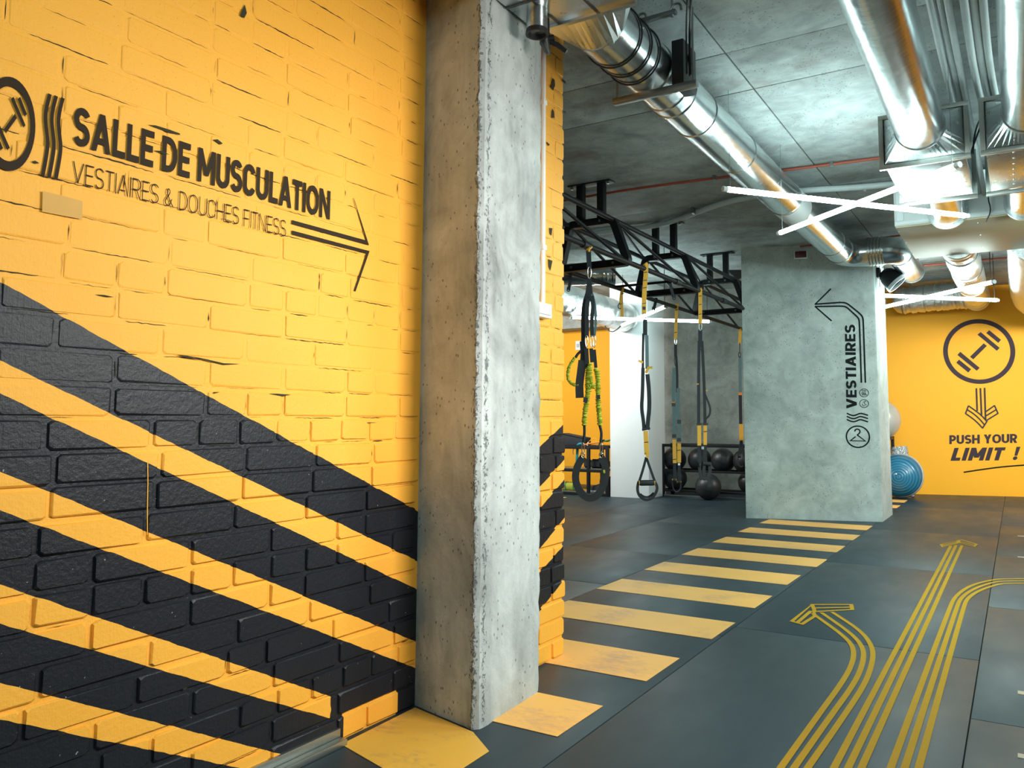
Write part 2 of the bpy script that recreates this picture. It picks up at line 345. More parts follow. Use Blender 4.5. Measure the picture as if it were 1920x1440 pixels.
def brick_mesh(L, Hh, seed):
    r = random.Random(seed); bv = .0035
    def ring(x, ins):
        o = []
        for (sy, sz) in ((-1,-1),(1,-1),(1,1),(-1,1)):
            cy, cz = sy*(L/2-ins), sz*(Hh/2-ins); c = .003 + r.uniform(0,.006)
            a = (x, cy - sy*c*1.3, cz + r.uniform(-.0018,.0018)); b_ = (x, cy + r.uniform(-.002,.002), cz - sz*c)
            o += [a, b_] if sy*sz < 0 else [b_, a]
        return o
    b0, b1, b2 = ring(-1, 0), ring(.55, .0005), ring(1, bv)
    mb = MB(); vs = b0 + b1 + b2; fs = [tuple(range(16, 24))]
    for k in range(8):
        j = (k+1) % 8; fs += [(k, j, 8+j, 8+k), (8+k, 8+j, 16+j, 16+k)]
    return mb.add(vs, fs)
def brick_wall(wall, X, y0, y1, mat, upfade, ragged):
    full = [brick_mesh(.262, .0725, 10+i).mesh('brick', mat, 40) for i in range(8)]
    half = [brick_mesh(.126, .0725, 40+i).mesh('brick', mat, 40) for i in range(6)]
    cr = MB(); n = 0; nc = int(H / .085)
    for c in range(nc):
        z = .0425 + c * .085
        if z > H - .04: break
        y = y0 + (0 if c % 2 else -.137) - random.uniform(0, .05)
        hdr_course = (c % 5 == 2)
        while y < y1 - .02:
            hd = random.random() < (.8 if hdr_course else .16); L = .126 if hd else .262
            L2_ = min(L, y1 + (random.uniform(-.008, .012) if ragged else 0) - y)
            if L2_ < .05: break
            d = .0085 if not upfade else .0085 - .0064 * max(0, min(1, (z - .85) / .45)); d += random.uniform(-.0011, .0011)
            o = bpy.data.objects.new('brick', random.choice(half if hd else full)); COL.objects.link(o)
            o.location = (X - .0066, y + L2_/2, z + random.uniform(-.0022, .0022)); o.scale = (d, L2_/L * random.uniform(.985, 1.004), random.uniform(.975, 1.03))
            o.rotation_euler = (random.uniform(-.008, .008), 0, 0); o.parent = wall; n += 1
            # open joints where the paint has split
            kz = L1[0] if X == XW else L2[0]; yellow = z > kz[0]*y + kz[1] - .03
            if yellow or random.random() < .25:
                for side in range(2):
                    if random.random() < ((1.0 if z > 1.45 else .75) if side == 0 else .5):
                        ln = random.uniform(.09 if z > 1.45 and L2_ > .2 else .03, L2_*.98) if side == 0 else random.uniform(.02, .06)
                        s0 = y + random.uniform(0, L2_ - ln) if side == 0 else 0
                        k = max(3, int(ln / .011)); vs = []; wd = random.choice((.0009, .0013, .002, .0032)); off = random.uniform(-.003, .003)
                        for i in range(k+1):
                            t = i / k; w = wd * (math.sin(math.pi*min(1, max(0, t*.96+.02))) ** .5) * random.uniform(.35, 1.3); j = random.uniform(-.0013, .0013)
                            if side == 0: cz, cy = z - .0405 + off + j, s0 + ln*t; vs += [(0, cy, cz - w/2), (0, cy, cz + w/2)]
                            else: cz, cy = z - ln/2 + ln*t, y - .006 + off + j; vs += [(0, cy + w/2, cz), (0, cy - w/2, cz)]
                        xx = X - .0066 + .0012 + (d*.35)
                        cr.add([(xx, b, c_) for _, b, c_ in vs], [(2*i, 2*i+1, 2*i+3, 2*i+2) for i in range(k)])
            y += L2_ + .011
    co = cr.obj('joint_crack', M['crack'], wall); co['kind'] = 'stuff'; return n
mb = MB().box((-2.34, -2.6, 0), (XW-.0066, 2.5, H)); wall_left = struct(mb.obj('wall_left', M['wall1']), 'yellow painted brick wall with slanting black bands left of the column')
brick_wall(wall_left, XW, .50, 2.372, M['wall1'], True, False)
mb = MB().box((-2.34, 2.5, 0), (XW2-.0066, 3.228, H)); wall_end = struct(mb.obj('wall_center', M['wall2']), 'narrow yellow and black end of the brick wall right of the column')
brick_wall(wall_end, XW2, 2.62, 3.236, M['wall2'], True, True)
def chips(wall, X, polys, m, name='paint_chip', off=.0004):
    mb = MB()
    for p in polys: quad_px(mb, p, lambda x, y: onx(x, y, X + off))
    o = mb.obj(name, m, wall); o['kind'] = 'stuff'
M['faded'] = plain('faded_paint', (.62, .33, .07), .7)
CH1 = [[(545,961),(555,959),(557,964),(560,972),(551,972),(548,966)], [(567,946),(572,944),(571,962),(569,971),(566,970)], [(278,234),(292,235),(318,243),(337,250),(338,253),(318,249),(300,242)], [(288,282),(304,283),(318,290),(302,287)],
  [(400,262),(408,261),(418,269),(413,271)], [(184,1204),(190,1201),(197,1204),(190,1208)], [(519,1117),(523,1120),(525,1130),(521,1131)], [(340,1290),(346,1286),(352,1290),(345,1294)], [(178,552),(196,553),(214,557),(200,557)], [(330,665),(352,667),(378,675),(350,671)], [(350,667),(376,671),(420,681),(452,682),(420,684)], [(450,29),(459,8),(463,24),(458,34)], [(60,303),(66,301),(74,306),(66,307)],
  [(600,1318),(612,1312),(618,1320),(606,1326),(601,1322)], [(612,1330),(619,1322),(618,1336)], [(703,1342),(720,1332),(726,1330),(714,1340)], [(504,738),(520,738),(546,740),(530,743)], [(400,735),(412,735),(402,738)], [(688,792),(708,792),(690,793.5)]]
CH2 = [[(1036,146),(1040,150),(1041,160),(1037,170),(1032,162),(1035,156)], [(1036,203),(1039,210),(1040,221),(1034,221)], [(1053,147),(1060,152),(1061,158),(1056,154)], [(1030,427),(1036,428),(1034,442),(1031,438)], [(1028,486),(1036,489),(1032,508),(1029,500)], [(1055,209),(1060,208),(1061,214)], [(1024,265),(1031,271),(1028,274)]]
# room shell
mb = MB().box((-8.2, 13.6, 0), (4.8, 13.8, H))
ywall_mb = MB(); ywall_mb.prism([(-2.4, 12.3), (4.8, 14.0), (4.8, 14.3), (-2.4, 14.3)], 0, H)
wall_back = struct(ywall_mb.obj('wall_back', M['ywall']), 'smooth yellow far wall with the dumbbell sign')
FWN = V((1.7, -7.2, 0)).normalized(); FWP = V((-2.4, 12.3, 0))
struct(MB().box((-8.2, 11.6, 0), (-5.2, 11.8, H)).obj('wall_yellow_far', M['ywall']), 'orange yellow wall behind the low shelf at far left').name = 'wall_far_left'
struct(MB().box((-5.2, 11.2, 0), (-2.6, 11.4, H)).obj('wall_far_center', M['concw']), 'raw concrete wall behind the medicine balls')
struct(MB().box((-8.4, -2.6, 0), (-8.2, 14.3, H)).obj('wall_outer_left', M['white']))
struct(MB().box((4.8, -2.6, 0), (5.0, 14.3, H)).obj('wall_right', M['ywall']))
struct(MB().box((-8.4, -2.8, 0), (5.0, -2.6, H)).obj('wall_front', M['white']))
struct(MB().box((-8.2, 11.2, 2.62), (-5.2, 11.6, H)).obj('trim_1', M['concw']), 'concrete downstand beam over the far yellow wall')
struct(MB().box((XW-.005, .3, 0), (XW+.045, 1.985, .022)).box((XW-.005, .3, .022), (XW+.012, 1.985, .05)).obj('trim_2', M['alu'], bevel=.003), 'metal edging strip along the foot of the brick wall')
floor = struct(MB().box((-8.4, -2.8, -.08), (5.0, 14.3, -.009)).obj('floor', M['slab']), 'dark rubber mat gym floor')
xs = [-8.2, -5.75, -4.4, -3.45, -2.43, -1.352, -.2, 1.2, 2.8, 4.8]
ysets = {0: [-2.6, 0, 2.5, 5, 7.5, 10, 13.9], 1: [-2.6, 1, 3, 6, 8.57, 11, 13.9], 2: [-2.6, 1, 3.4, 5.9, 8.2, 9.5, 13.9], 3: [-2.6, 2.4, 4.7, 5.96, 7.8, 8.85, 13.9], 4: [-2.6, 3.9, 6.2, 9.2, 11.5, 13.9],
         5: [-2.6, 1.6, 4.1, 6.3, 8.36, 10.7, 13.9], 6: [-2.6, 1.2, 3.304, 5.277, 7.3, 9.3, 11.3, 13.9], 7: [-2.6, 1, 4, 7, 10, 13.9], 8: [-2.6, 2, 5, 8, 11, 13.9]}
for i in range(9):
    yy = ysets[i]
    for a, b in zip(yy[:-1], yy[1:]):
        g = .0022; MB().box((xs[i]+g, a+g, -.009), (xs[i+1]-g, b-g, random.uniform(-.0012, 0))).obj('rubber_mat', M['rubber'], floor, bevel=.0015)
ceil = struct(MB().box((-8.4, -2.8, H+.012), (5.0, 14.3, H+.2)).obj('ceiling', M['slab']), 'bare concrete ceiling')
cx = [-8.4, -5.4, -3.35, -1.275, 1.35, 5.0]; cy = [-2.8, .6, 2.55, 3.88, 4.40, 6.6, 8.9, 11.0, 14.3]
for i in range(5):
    for a, b in zip(cy[:-1], cy[1:]):
        g = .004; MB().box((cx[i]+g, a+g*.7, H - random.uniform(0, .004)), (cx[i+1]-g, b-g*.7, H+.014)).obj('slab_panel', M['ceil'], ceil, bevel=.003)

# ------------------------------------------------------------------ columns
def column(name, poly, edge_i, label, mat, h=H, nz=70, jit=.0045):
    vs = []; n = len(poly); fs = []; ed = []
    r = random.Random(3)
    for k in range(nz+1):
        z = h * k / nz
        for i, (x, y) in enumerate(poly):
            e = edge_i.get(i, 0); vs.append((x + r.uniform(-1,1)*jit*e, y + r.uniform(-1,1)*jit*e, z)); ed.append(e)
    for k in range(nz):
        fs += [(k*n+i, k*n+(i+1)%n, (k+1)*n+(i+1)%n, (k+1)*n+i) for i in range(n)]
    fs += [tuple(range(n-1,-1,-1)), tuple(range(nz*n, nz*n+n))]
    me = bpy.data.meshes.new(name); me.from_pydata([V(v) - V((poly[0][0], poly[0][1], 0)) for v in vs], [], fs); me.materials.append(mat)
    ca = me.color_attributes.new('edge', 'FLOAT_COLOR', 'POINT')
    for i, e in enumerate(ed): ca.data[i].color = (e, e, e, 1)
    me.shade_smooth(); me.set_sharp_from_angle(angle=math.radians(30))
    o = bpy.data.objects.new(name, me); COL.objects.link(o); o.location = (poly[0][0], poly[0][1], 0)
    return tag(o, label, 'column')
column('concrete_column', [(-2.07, 2.383), (-1.99, 2.362), (-1.80, 2.318), (-1.765, 2.310), (-1.728, 2.300), (-1.711, 2.316), (-1.709, 2.338), (-1.706, 2.365), (-1.714, 2.42), (-1.722, 2.62), (-1.728, 2.70), (-1.730, 2.735), (-1.742, 2.765), (-1.95, 2.79), (-2.07, 2.79)],
       {2: .05, 3: .4, 4: 1, 5: .35, 6: .95, 7: .3, 8: .05, 10: .6, 11: .1, 12: .7}, 'large pitted grey concrete column in front of the yellow brick wall', M['conc'])
PL0 = onz(1399, 971.5); PLy0 = PL0.y; PLdir = V((1, .3, 0)).normalized(); PLN = V((.3, -1, 0)).normalized()
pr = onpl(1652, 900, PL0, PLN); PLA = (PL0.x, PL0.y); PLB = (pr.x, pr.y)
_e = .012
column('concrete_pillar', [PLA, (PLB[0]-.02, PLB[1]-.006), (PLB[0], PLB[1]+.012), (PLB[0]+.005, 9.72), (PLA[0], 9.72)], {1: .3, 2: .3}, 'broad concrete pillar with the VESTIAIRES lettering in mid room', M['conc2'], nz=30, jit=.003)
Xw1 = ony(1215, 700, 9.95).x
o = MB().box((ony(1143.5, 700, 9.95).x, 9.95, 0), (Xw1, 10.54, H)).obj('white_column', M['white'], bevel=.006, origin=(Xw1, 9.95, 0)); tag(o, 'white painted column between the yellow wall and the ball rack', 'column')

# ------------------------------------------------------------------ flat marks: floor paint, tape, lettering
def strip2d(pts, w, closed=False):
    P = [V((p[0], p[1])) for p in pts]; n = len(P); out = []
    for i in range(n):
        a = P[i-1] if (i > 0 or closed) else None; c = P[(i+1) % n] if (i < n-1 or closed) else None
        d1 = (P[i]-a).normalized() if a is not None else None; d2 = (c-P[i]).normalized() if c is not None else None
        d1 = d1 or d2; d2 = d2 or d1; n1 = V((-d1.y, d1.x)); n2 = V((-d2.y, d2.x)); m = (n1+n2)
        m = m.normalized() if m.length > 1e-6 else n1; k = min(2.2, 1/max(.2, m.dot(n1))); ww = w[i] if isinstance(w, (list, tuple)) else w
        out += [P[i] + m*(ww/2*k), P[i] - m*(ww/2*k)]
    return out, [(2*i, 2*((i+1) % n), 2*((i+1) % n)+1, 2*i+1) for i in range(n if closed else n-1)]
def smooth_path(pts, it=2):
    P = [V((p[0], p[1])) for p in pts]
    for _ in range(it):
        Q = [P[0]]
        for a, b in zip(P[:-1], P[1:]): Q += [a*.75+b*.25, a*.25+b*.75]
        P = Q + [P[-1]]
    return [(p.x, p.y) for p in P]
def arc(cx_, cy_, rx, ry, a0, a1, n=16): return [(cx_+rx*math.cos(math.radians(a0+(a1-a0)*i/n)), cy_+ry*math.sin(math.radians(a0+(a1-a0)*i/n))) for i in range(n+1)]
# stroke alphabet, unit cap height: returns (width, [(verts, faces)])
def glyph(ch, t):
    h = t/2; o = []
    def st(p, cl=False): o.append(strip2d(p, t, cl))
    def pg(p): o.append(([V(q) for q in p], [tuple(range(len(p)))]))
    def rc(x0, y0, x1, y1): pg([(x0,y0),(x1,y0),(x1,y1),(x0,y1)])
    def dg(x0, y0, x1, y1, k=1.08): pg([(x0-h*k,y0),(x0+h*k,y0),(x1+h*k,y1),(x1-h*k,y1)])
    W_ = dict(S=.60, A=.74, L=.50, E=.54, D=.66, M=.84, U=.66, C=.64, T=.56, I=t, O=.76, N=.70, R=.62, V=.72, H=.68, F=.52, P=.60, Y=.70)
    W_['&'] = .72; W_['!'] = t; W_[' '] = .24; w = W_[ch]
    if ch == 'S':
        rx, ry = (w-t)/2, (1-t)/4; st(arc(w/2, .5+ry, rx, ry, 25, 270, 22) + arc(w/2, .5-ry, rx, ry, 90, -155, 22)[1:])
    elif ch == 'C':
        rx = (w-t)/2; r = min(rx, .32); st(arc(w/2, 1-h-r, rx, r, 15, 180, 16) + arc(w/2, h+r, rx, r, 180, 345, 16))
    elif ch == 'O':
        rx = (w-t)/2; r = min(rx*1.15, (1-t)/2); st(arc(w/2, 1-h-r, rx, r, 0, 180, 18) + arc(w/2, h+r, rx, r, 180, 360, 18), True)
    elif ch == 'D':
        rx = (w-t)*.62; x = w-h-rx; r = min((1-t)/2, rx*1.25); st([(h,1-h),(x,1-h)] + arc(x, 1-h-r, rx, r, 90, 0, 12)[1:] + arc(x, h+r, rx, r, 0, -90, 12) + [(h,h)], True)
    elif ch == 'U':
        rx = (w-t)/2; st([(h,1)] + arc(w/2, h+rx, rx, rx, 180, 360, 18) + [(w-h,1)])
    elif ch == 'A': dg(h*1.1, 0, w/2, 1); dg(w-h*1.1, 0, w/2, 1); rc(w*.26, .2, w*.74, .2+t*.9)
    elif ch == 'V': dg(w/2, 0, h*1.1, 1); dg(w/2, 0, w-h*1.1, 1)
    elif ch == 'L': rc(0,0,t,1); rc(t,0,w,t)
    elif ch == 'E': rc(0,0,t,1); rc(t,0,w,t); rc(t,1-t,w,1); rc(t,.5-h,w*.93,.5+h)
    elif ch == 'F': rc(0,0,t,1); rc(t,1-t,w,1); rc(t,.48-h,w*.93,.48+h)
    elif ch == 'T': rc(w/2-h,0,w/2+h,1-t); rc(0,1-t,w,1)
    elif ch == 'I': rc(0,0,t,1)
    elif ch == 'H': rc(0,0,t,1); rc(w-t,0,w,1); rc(t,.5-h,w-t,.5+h)
    elif ch == 'N': rc(0,0,t,1); rc(w-t,0,w,1); dg(h*1.1,1,w-h*1.1,0,1.1)
    elif ch == 'M': rc(0,0,t,1); rc(w-t,0,w,1); dg(h*1.1,1,w/2,.22,1.05); dg(w-h*1.1,1,w/2,.22,1.05)
    elif ch in 'PR':
        r = (.56-t)/2+h*.55; x = w-h-r*.9; st([(t,1-h),(x,1-h)] + arc(x, 1-h-r, r*.9, r, 90, -90, 12)[1:] + [(t,1-h-2*r)]); rc(0,0,t,1)
        if ch == 'R': dg(w-h*1.15,0,w*.52,1-h-2*r,1.15)
    elif ch == 'Y': dg(w/2,.42,h*1.2,1,1.1); dg(w/2,.42,w-h*1.2,1,1.1); rc(w/2-h,0,w/2+h,.46)
    elif ch == '!': pg([(0,1),(t,1),(t*.85,.32),(t*.15,.32)]); o.append((arc(h,h,h*1.1,h*1.1,0,360,14)[:-1], [tuple(range(14))]))
    elif ch == '&':
        st(smooth_path([(w-h*.6,.0+h*.5),(w*.30,.62),(w*.24,.80),(w*.38,1-h),(w*.58,.86),(w*.52,.68),(w*.18,.40),(h,.24),(w*.28,h),(w*.56,.10),(w*.80,.44)], 3))
    return w, o
def text2d(s_, t, gap=.075):
    x = 0; out = []
    for ch in s_:
        w, o = glyph(ch, t)
        for vs, fs in o: out.append(([V((v[0]+x, v[1])) for v in vs], fs))
        x += w + gap
    return out, x - gap
def text_on(mb, s_, t, bl, br, tl, gap=.075, shear=0.0):
    """lettering on the parallelogram bl-br-tl (world points)"""
    out, tot = text2d(s_, t, gap); e1 = (V(br)-V(bl))/tot; e2 = V(tl)-V(bl)
    nn = e1.cross(e2).normalized()
    for vs, fs in out: mb.lay([V(bl)+e1*(v[0]+shear*v[1])+e2*v[1] for v in vs], fs, nn)
def marks(mb, pts, w, proj, closed=False, e=None):
    """a painted line through photograph points on a surface; proj maps a photograph point to the surface; w in metres"""
    P3 = [V(proj(*p)) for p in pts]; o, e1, e2 = e
    vs, fs = strip2d([((p-o).dot(e1), (p-o).dot(e2)) for p in P3], w, closed)
    mb.lay([o + e1*v.x + e2*v.y for v in vs], fs, e1.cross(e2))
def ring_on(mb, c, rx, ry, w, e, n=48):
    o, e1, e2 = e; q = V(c)
    vs = []; fs = []
    for i in range(n):
        a = 2*math.pi*i/n
        for k in (1, 0): vs.append(q + e1*((rx-(w if k else 0))*math.cos(a)) + e2*((ry-(w*ry/rx if k else 0))*math.sin(a)))
    for i in range(n):
        j = (i+1) % n; fs.append((2*i, 2*i+1, 2*j+1, 2*j))
    mb.lay(vs, fs, e1.cross(e2))
def quad_px(mb, pts, proj):
    q = [V(proj(*p)) for p in pts]; n = (q[1]-q[0]).cross(q[2]-q[0]).normalized(); n = n if n.dot(_C-q[0]) > 0 else -n
    mb.lay(q, [tuple(range(len(q)))], n)

# zebra walkway on the floor
def flz(z): return lambda x, y: onz(x, y, z)
zb = thing('zebra_walkway', 'row of broad yellow floor bars running from the column to the far wall', 'floor marking', (-1.9, 2, 0))
ZT = .0014
def stripe(poly, parent, m): return MB().prism(poly, .0002, ZT).obj('stripe', m, parent)
p = [onz(*q) for q in ((640,1396),(778,1327),(887,1373),(917,1409),(868,1441),(826,1470),(768,1470))]
stripe([(q.x, q.y) for q in p], zb, M['bar1'])
stripe([(-2.43, 2.40), (-1.436, 2.40), (-1.431, 2.735), (-2.43, 2.735)], zb, M['bar'])
for k in range(1, 14):
    if k == 9: stripe([(-1.46, 8.958), (-1.347, 8.965), (-1.346, 8.985)], zb, M['bar']); continue
    y1 = 2.705 + .7365*k; xr = -1.40 if k == 1 else -1.375 if k < 5 else -1.345
    ya = max(y1-.365, 9.735) if k == 10 else y1-.365
    stripe([(-2.425, ya), (xr-.004, ya), (xr, y1), (-2.42, y1)], zb, M['bar'])
zb2 = thing('zebra_walkway', 'pale floor bars just entering at the right edge of the photo', 'floor marking', (.3, 4, 0))
for y0, y1 in ((2.2,2.24),(3.007,3.044),(3.684,3.727),(7.25,7.29),(8.54,8.58)): stripe([(-.048, y0), (.65, y0), (.65, y1), (-.048, y1)], zb2, M['pale'])
for x0, x1, y0 in ((-5.95, -5.12, 10.05), (-6.6, -5.55, 9.35)): stripe([(x0, y0), (x1, y0), (x1-.02, y0+.22), (x0, y0+.22)], zb, M['bar'])
EF = (V((0,0,ZT)), V((1,0,0)), V((0,1,0)))
def z8(pts): return [(1400+x/3.0, 960+y/3.0) for x, y in pts]
def floor_arrow(label, lines, heads, sm):
    mb = MB()
    for l in lines:
        l = z8(l); a, b = l[0], l[1]; l = [(a[0]+(a[0]-b[0])*.12, a[1]+(a[1]-b[1])*.12)] + l
        marks(mb, smooth_path(l, 3) if sm else l, .0235, flz(ZT), e=EF)
    o = V(onz(*z8([heads[0][0][0] if heads else lines[0][-2]])[0]))
    a = thing('floor_arrow', label, 'floor marking', (o.x, o.y, 0)); mb.obj('shaft', M['tape'], a)
    if heads:
        hb = MB()
        for pts, cl in heads: marks(hb, z8(pts), .022, flz(ZT+.0002), cl, e=EF)
        hb.obj('arrowhead', M['tape'], a)
floor_arrow('yellow triple-line floor arrow bending left towards the zebra bars', [
    [(190,1440),(400,1145),(540,955),(597,850),(605,770),(560,705),(370,570)], [(265,1440),(470,1150),(610,960),(655,850),(660,770),(600,690),(420,565)], [(342,1440),(545,1150),(665,970),(708,850),(712,765),(650,672),(480,562)]],
    [([(368,520),(588,520),(594,548),(384,560)], True), ([(378,540),(590,535)], False), ([(368,520),(254,614),(312,630),(383,585)], True), ([(362,556),(284,622)], False)], True)
floor_arrow('long straight yellow triple-line floor arrow pointing to the far wall', [
    [(490,1440),(1148,190)], [(570,1440),(1178,186)], [(645,1440),(1211,188)]],
    [([(1185,162),(1092,183),(1102,197),(1186,175)], True), ([(1184,169),(1098,190)], False), ([(1192,160),(1212,157),(1293,181),(1280,194),(1198,172)], True), ([(1205,166),(1285,187)], False)], False)
floor_arrow('yellow triple floor line curving off to the right edge', [
    [(810,1440),(1140,540),(1175,470),(1260,410),(1390,379),(1460,375),(1640,375)], [(888,1440),(1180,535),(1210,475),(1290,424),(1400,391),(1465,388),(1640,388)], [(967,1440),(1220,530),(1245,480),(1315,437),(1420,404),(1470,401),(1640,401)]], [], True)

chips(wall_left, XW, CH1, M['crack']); chips(wall_end, XW2, CH2, M['crack'])
chips(wall_left, XW, [[(80,358),(118,367),(155,377),(154,411),(115,404),(79,397)]], M['faded'], 'faded_patch', .0002)
dp = MB(); marks(dp, [(277,868),(277.5,900),(276.5,950),(276.5,1003)], .0022, lambda x, y: onx(x, y, XW+.0034), e=(V((XW+.0034,0,0)), V((0,1,0)), V((0,0,1)))); dp.obj('paint_drip', M['ywall'], wall_left)
# sign on the brick wall
XS = XW - .0006
EL = (V((XS, 0, 0)), V((0,1,0)), V((0,0,1)))
pj = lambda x, y: onx(x, y, XS)
sg = thing('wall_sign', 'black SALLE DE MUSCULATION sign with dumbbell and arrow on yellow brick', 'sign', (XS, 1.4, 1.75))
mb = MB(); text_on(mb, 'SALLE DE MUSCULATION', .185, (XS,1.030,1.800), (XS,1.886,1.797), (XS,1.030,1.902), gap=.06); mb.obj('lettering', M['ink'], sg)
mb = MB(); text_on(mb, 'VESTIAIRES & DOUCHES FITNESS', .062, (XS,1.034,1.702), (XS,1.701,1.697), (XS,1.034,1.757), gap=.11); mb.obj('lettering', M['ink'], sg)
mb = MB()
z2 = lambda pts: [(300+x/4, 200+y/4) for x, y in pts]
quad_px(mb, z2([(990,850),(1548,1003),(1568,1040),(990,880)]), pj); quad_px(mb, z2([(990,928),(1572,1083),(1556,1104),(990,958)]), pj)
quad_px(mb, z2([(1450,682),(1456,690),(1568,1040),(1545,1003)]), pj); quad_px(mb, z2([(1572,1083),(1466,1388),(1456,1378),(1548,1102)]), pj)
mb.obj('arrow', M['ink'], sg)
mb = MB(); z1 = lambda pts: [(x/4, y/4) for x, y in pts]
for dx in (0, 47, 97):
    marks(mb, smooth_path(z1([(375+dx,705+dx*.3),(350+dx,800+dx*.3),(340+dx,880+dx*.3),(350+dx,980+dx*.36),(360+dx,1060+dx*.36),(352+dx,1150+dx*.3),(320+dx,1320+dx*.28)]), 2), .0085, pj, e=EL)
mb.obj('wave_lines', M['ink'], sg)
mb = MB(); cl = onx(18, 232, XS); rr = onx(66.5, 240, XS).y - cl.y; rz = (onx(18, 143, XS).z - onx(18, 321, XS).z)/2
ring_on(mb, cl, rr, rz, .0115, EL)
def dumbbell(mb, c, ux, uz, pts, proj): 
    for q in pts: quad_px(mb, q, proj)
up_ = z1([(82,742),(102,725),(192,940),(175,956)]); up2_ = z1([(132,742),(152,726),(203,856),(184,874)]); hd_ = z1([(28,972),(112,852),(127,885),(44,1000)])
for q in (up_, up2_, hd_): quad_px(mb, q, pj)
for q in (up_, up2_):
    w3 = [onx(a, b, XS) for a, b in q]; cc = onx(78/4, 925/4, XS); mb.lay([cc*2 - p3 for p3 in w3], [(0,1,2,3)], (1,0,0))
mb.obj('dumbbell_logo', M['ink'], sg)

# sign on the pillar
PS0 = PL0 + PLN*.002; EP = (PS0, PLDIR := PLdir, V((0,0,1))); pp = lambda x, y: onpl(x, y, PS0, PLN)
k5 = 260/1920.0; z4 = lambda pts: [(1480+x*k5, 520+y*k5) for x, y in pts]; z5 = lambda pts: [(1480+x*k5, 700+y*k5) for x, y in pts]
sg = thing('wall_sign', 'black VESTIAIRES sign with hanger and bent arrow on the concrete pillar', 'sign', pp(1605, 700)); ps = pxm(pp(1605, 700))
mb = MB(); lw = 3.0*ps
marks(mb, smooth_path(z4([(360,372),(560,358),(730,345),(800,360),(880,425),(975,500),(1018,550),(1025,640),(1050,1380)]), 2) + z5([(1054,130)]), lw, pp, e=EP)
marks(mb, smooth_path(z4([(360,404),(560,402),(730,397),(790,410),(850,465),(935,540),(965,580),(972,650),(995,1380)]), 2) + z5([(998,130)]), lw, pp, e=EP)
marks(mb, z4([(352,378),(575,158)]), lw*.9, pp, e=EP); marks(mb, z4([(352,400),(586,604)]), lw*.9, pp, e=EP); mb.obj('arrow', M['inkb'], sg)
mb = MB(); bl, br, tl = pp(1606.8, 766.5), pp(1603.4, 608.5), pp(1587.0, 766.0); text_on(mb, 'VESTIAIRES', .20, bl, br, tl); mb.obj('lettering', M['inkb'], sg)
mb = MB()
for dy in (0, 43, 86): marks(mb, smooth_path(z5([(795,552+dy),(850,578+dy),(895,588+dy*.98),(940,570+dy),(980,553+dy*.98),(1030,562+dy*1.05),(1090,582+dy*1.05)]), 2), 2.6*ps, pp, e=EP)
mb.obj('wave_lines', M['inkb'], sg)
mb = MB(); c = pp(1480+949*k5, 700+878*k5); ring_on(mb, c, 21.6*ps, 21.0*ps, 2.6*ps, EP)
marks(mb, smooth_path(z5([(908,806),(912,780),(942,770),(975,785),(980,815),(962,838),(944,850)]), 2) + z5([(944,856),(1052,938),(845,932),(918,876)]), 2.3*ps, pp, e=EP); mb.obj('hanger_icon', M['inkb'], sg)
mb = MB()
for cy_, k in ((270, 0), (418, 1)):
    c = pp(1480+1035*k5, 700+cy_*k5); ring_on(mb, c, 8.4*ps, 8.0*ps, 1.2*ps, EP, 28)
    if k == 0:
        for dx in (-17, 15): ring_on(mb, pp(1480+(1035+dx)*k5, 700+243*k5), 1.9*ps, 1.9*ps, .8*ps, EP, 14)
        marks(mb, z5([(1002,270),(1034,270),(1018,300)]), 1.0*ps, pp, True, e=EP); marks(mb, z5([(1050,268),(1034,300),(1066,300)]), 1.0*ps, pp, True, e=EP)
    else:
        marks(mb, smooth_path(z5([(1012,420),(1010,440),(1030,452),(1046,440)]), 1), 1.0*ps, pp, e=EP)
        marks(mb, z5([(1016,400),(1036,396),(1040,420),(1060,430),(1066,446)]), 1.0*ps, pp, e=EP); ring_on(mb, pp(1480+1052*k5, 700+388*k5), 1.5*ps, 1.5*ps, .8*ps, EP, 12)
mb.obj('pictograms', M['inkb'], sg)

# sign on the far wall
FS0 = FWP + FWN*.004; FE = V((7.2, 1.7, 0)).normalized(); EW = (FS0, FE, V((0,0,1))); pf = lambda x, y: onpl(x, y, FS0, FWN)
k6 = 280/1034.0; z6 = lambda pts: [(1640+x*k6, 560+y*k6) for x, y in pts]
sg = thing('wall_sign', 'dark PUSH YOUR LIMIT sign with dumbbell circle on the far yellow wall', 'sign', pf(1835, 750)); ps = pxm(pf(1835, 750))
mb = MB(); c = pf(1640+721*k6, 560+365*k6); ring_on(mb, c, (pf(1640+971*k6, 660)-pf(1640+471*k6, 660)).length/2, (pf(1835, 560+141*k6).z-pf(1835, 560+590*k6).z)/2, 8.2*ps, EW, 64)
for q in ([(712,249),(734,231),(866,341),(846,361)], [(773,238),(793,218),(875,285),(856,306)], [(660,402),(755,309),(777,327),(683,420)], [(573,390),(593,368),(727,479),(707,499)], [(565,443),(584,422),(668,489),(648,511)]): quad_px(mb, z6(q), pf)
mb.obj('dumbbell_logo', M['inkp'], sg)
mb = MB(); lw = 3.0*ps
for l in ([(704,620),(710,778)], [(732,619),(740,806)], [(761,617),(768,840)]): marks(mb, z6(l), lw, pf, e=EW)
marks(mb, smooth_path(z6([(650,742),(690,770),(740,808),(776,850)]), 1), lw*.85, pf, e=EW); marks(mb, smooth_path(z6([(640,768),(690,800),(735,842),(760,874)]), 1), lw*.85, pf, e=EW); marks(mb, smooth_path(z6([(630,796),(680,830),(720,866),(748,898)]), 1), lw*.85, pf, e=EW)
marks(mb, z6([(650,740),(628,798)]), lw*.85, pf, e=EW); marks(mb, z6([(746,898),(780,846)]), lw*.85, pf, e=EW)
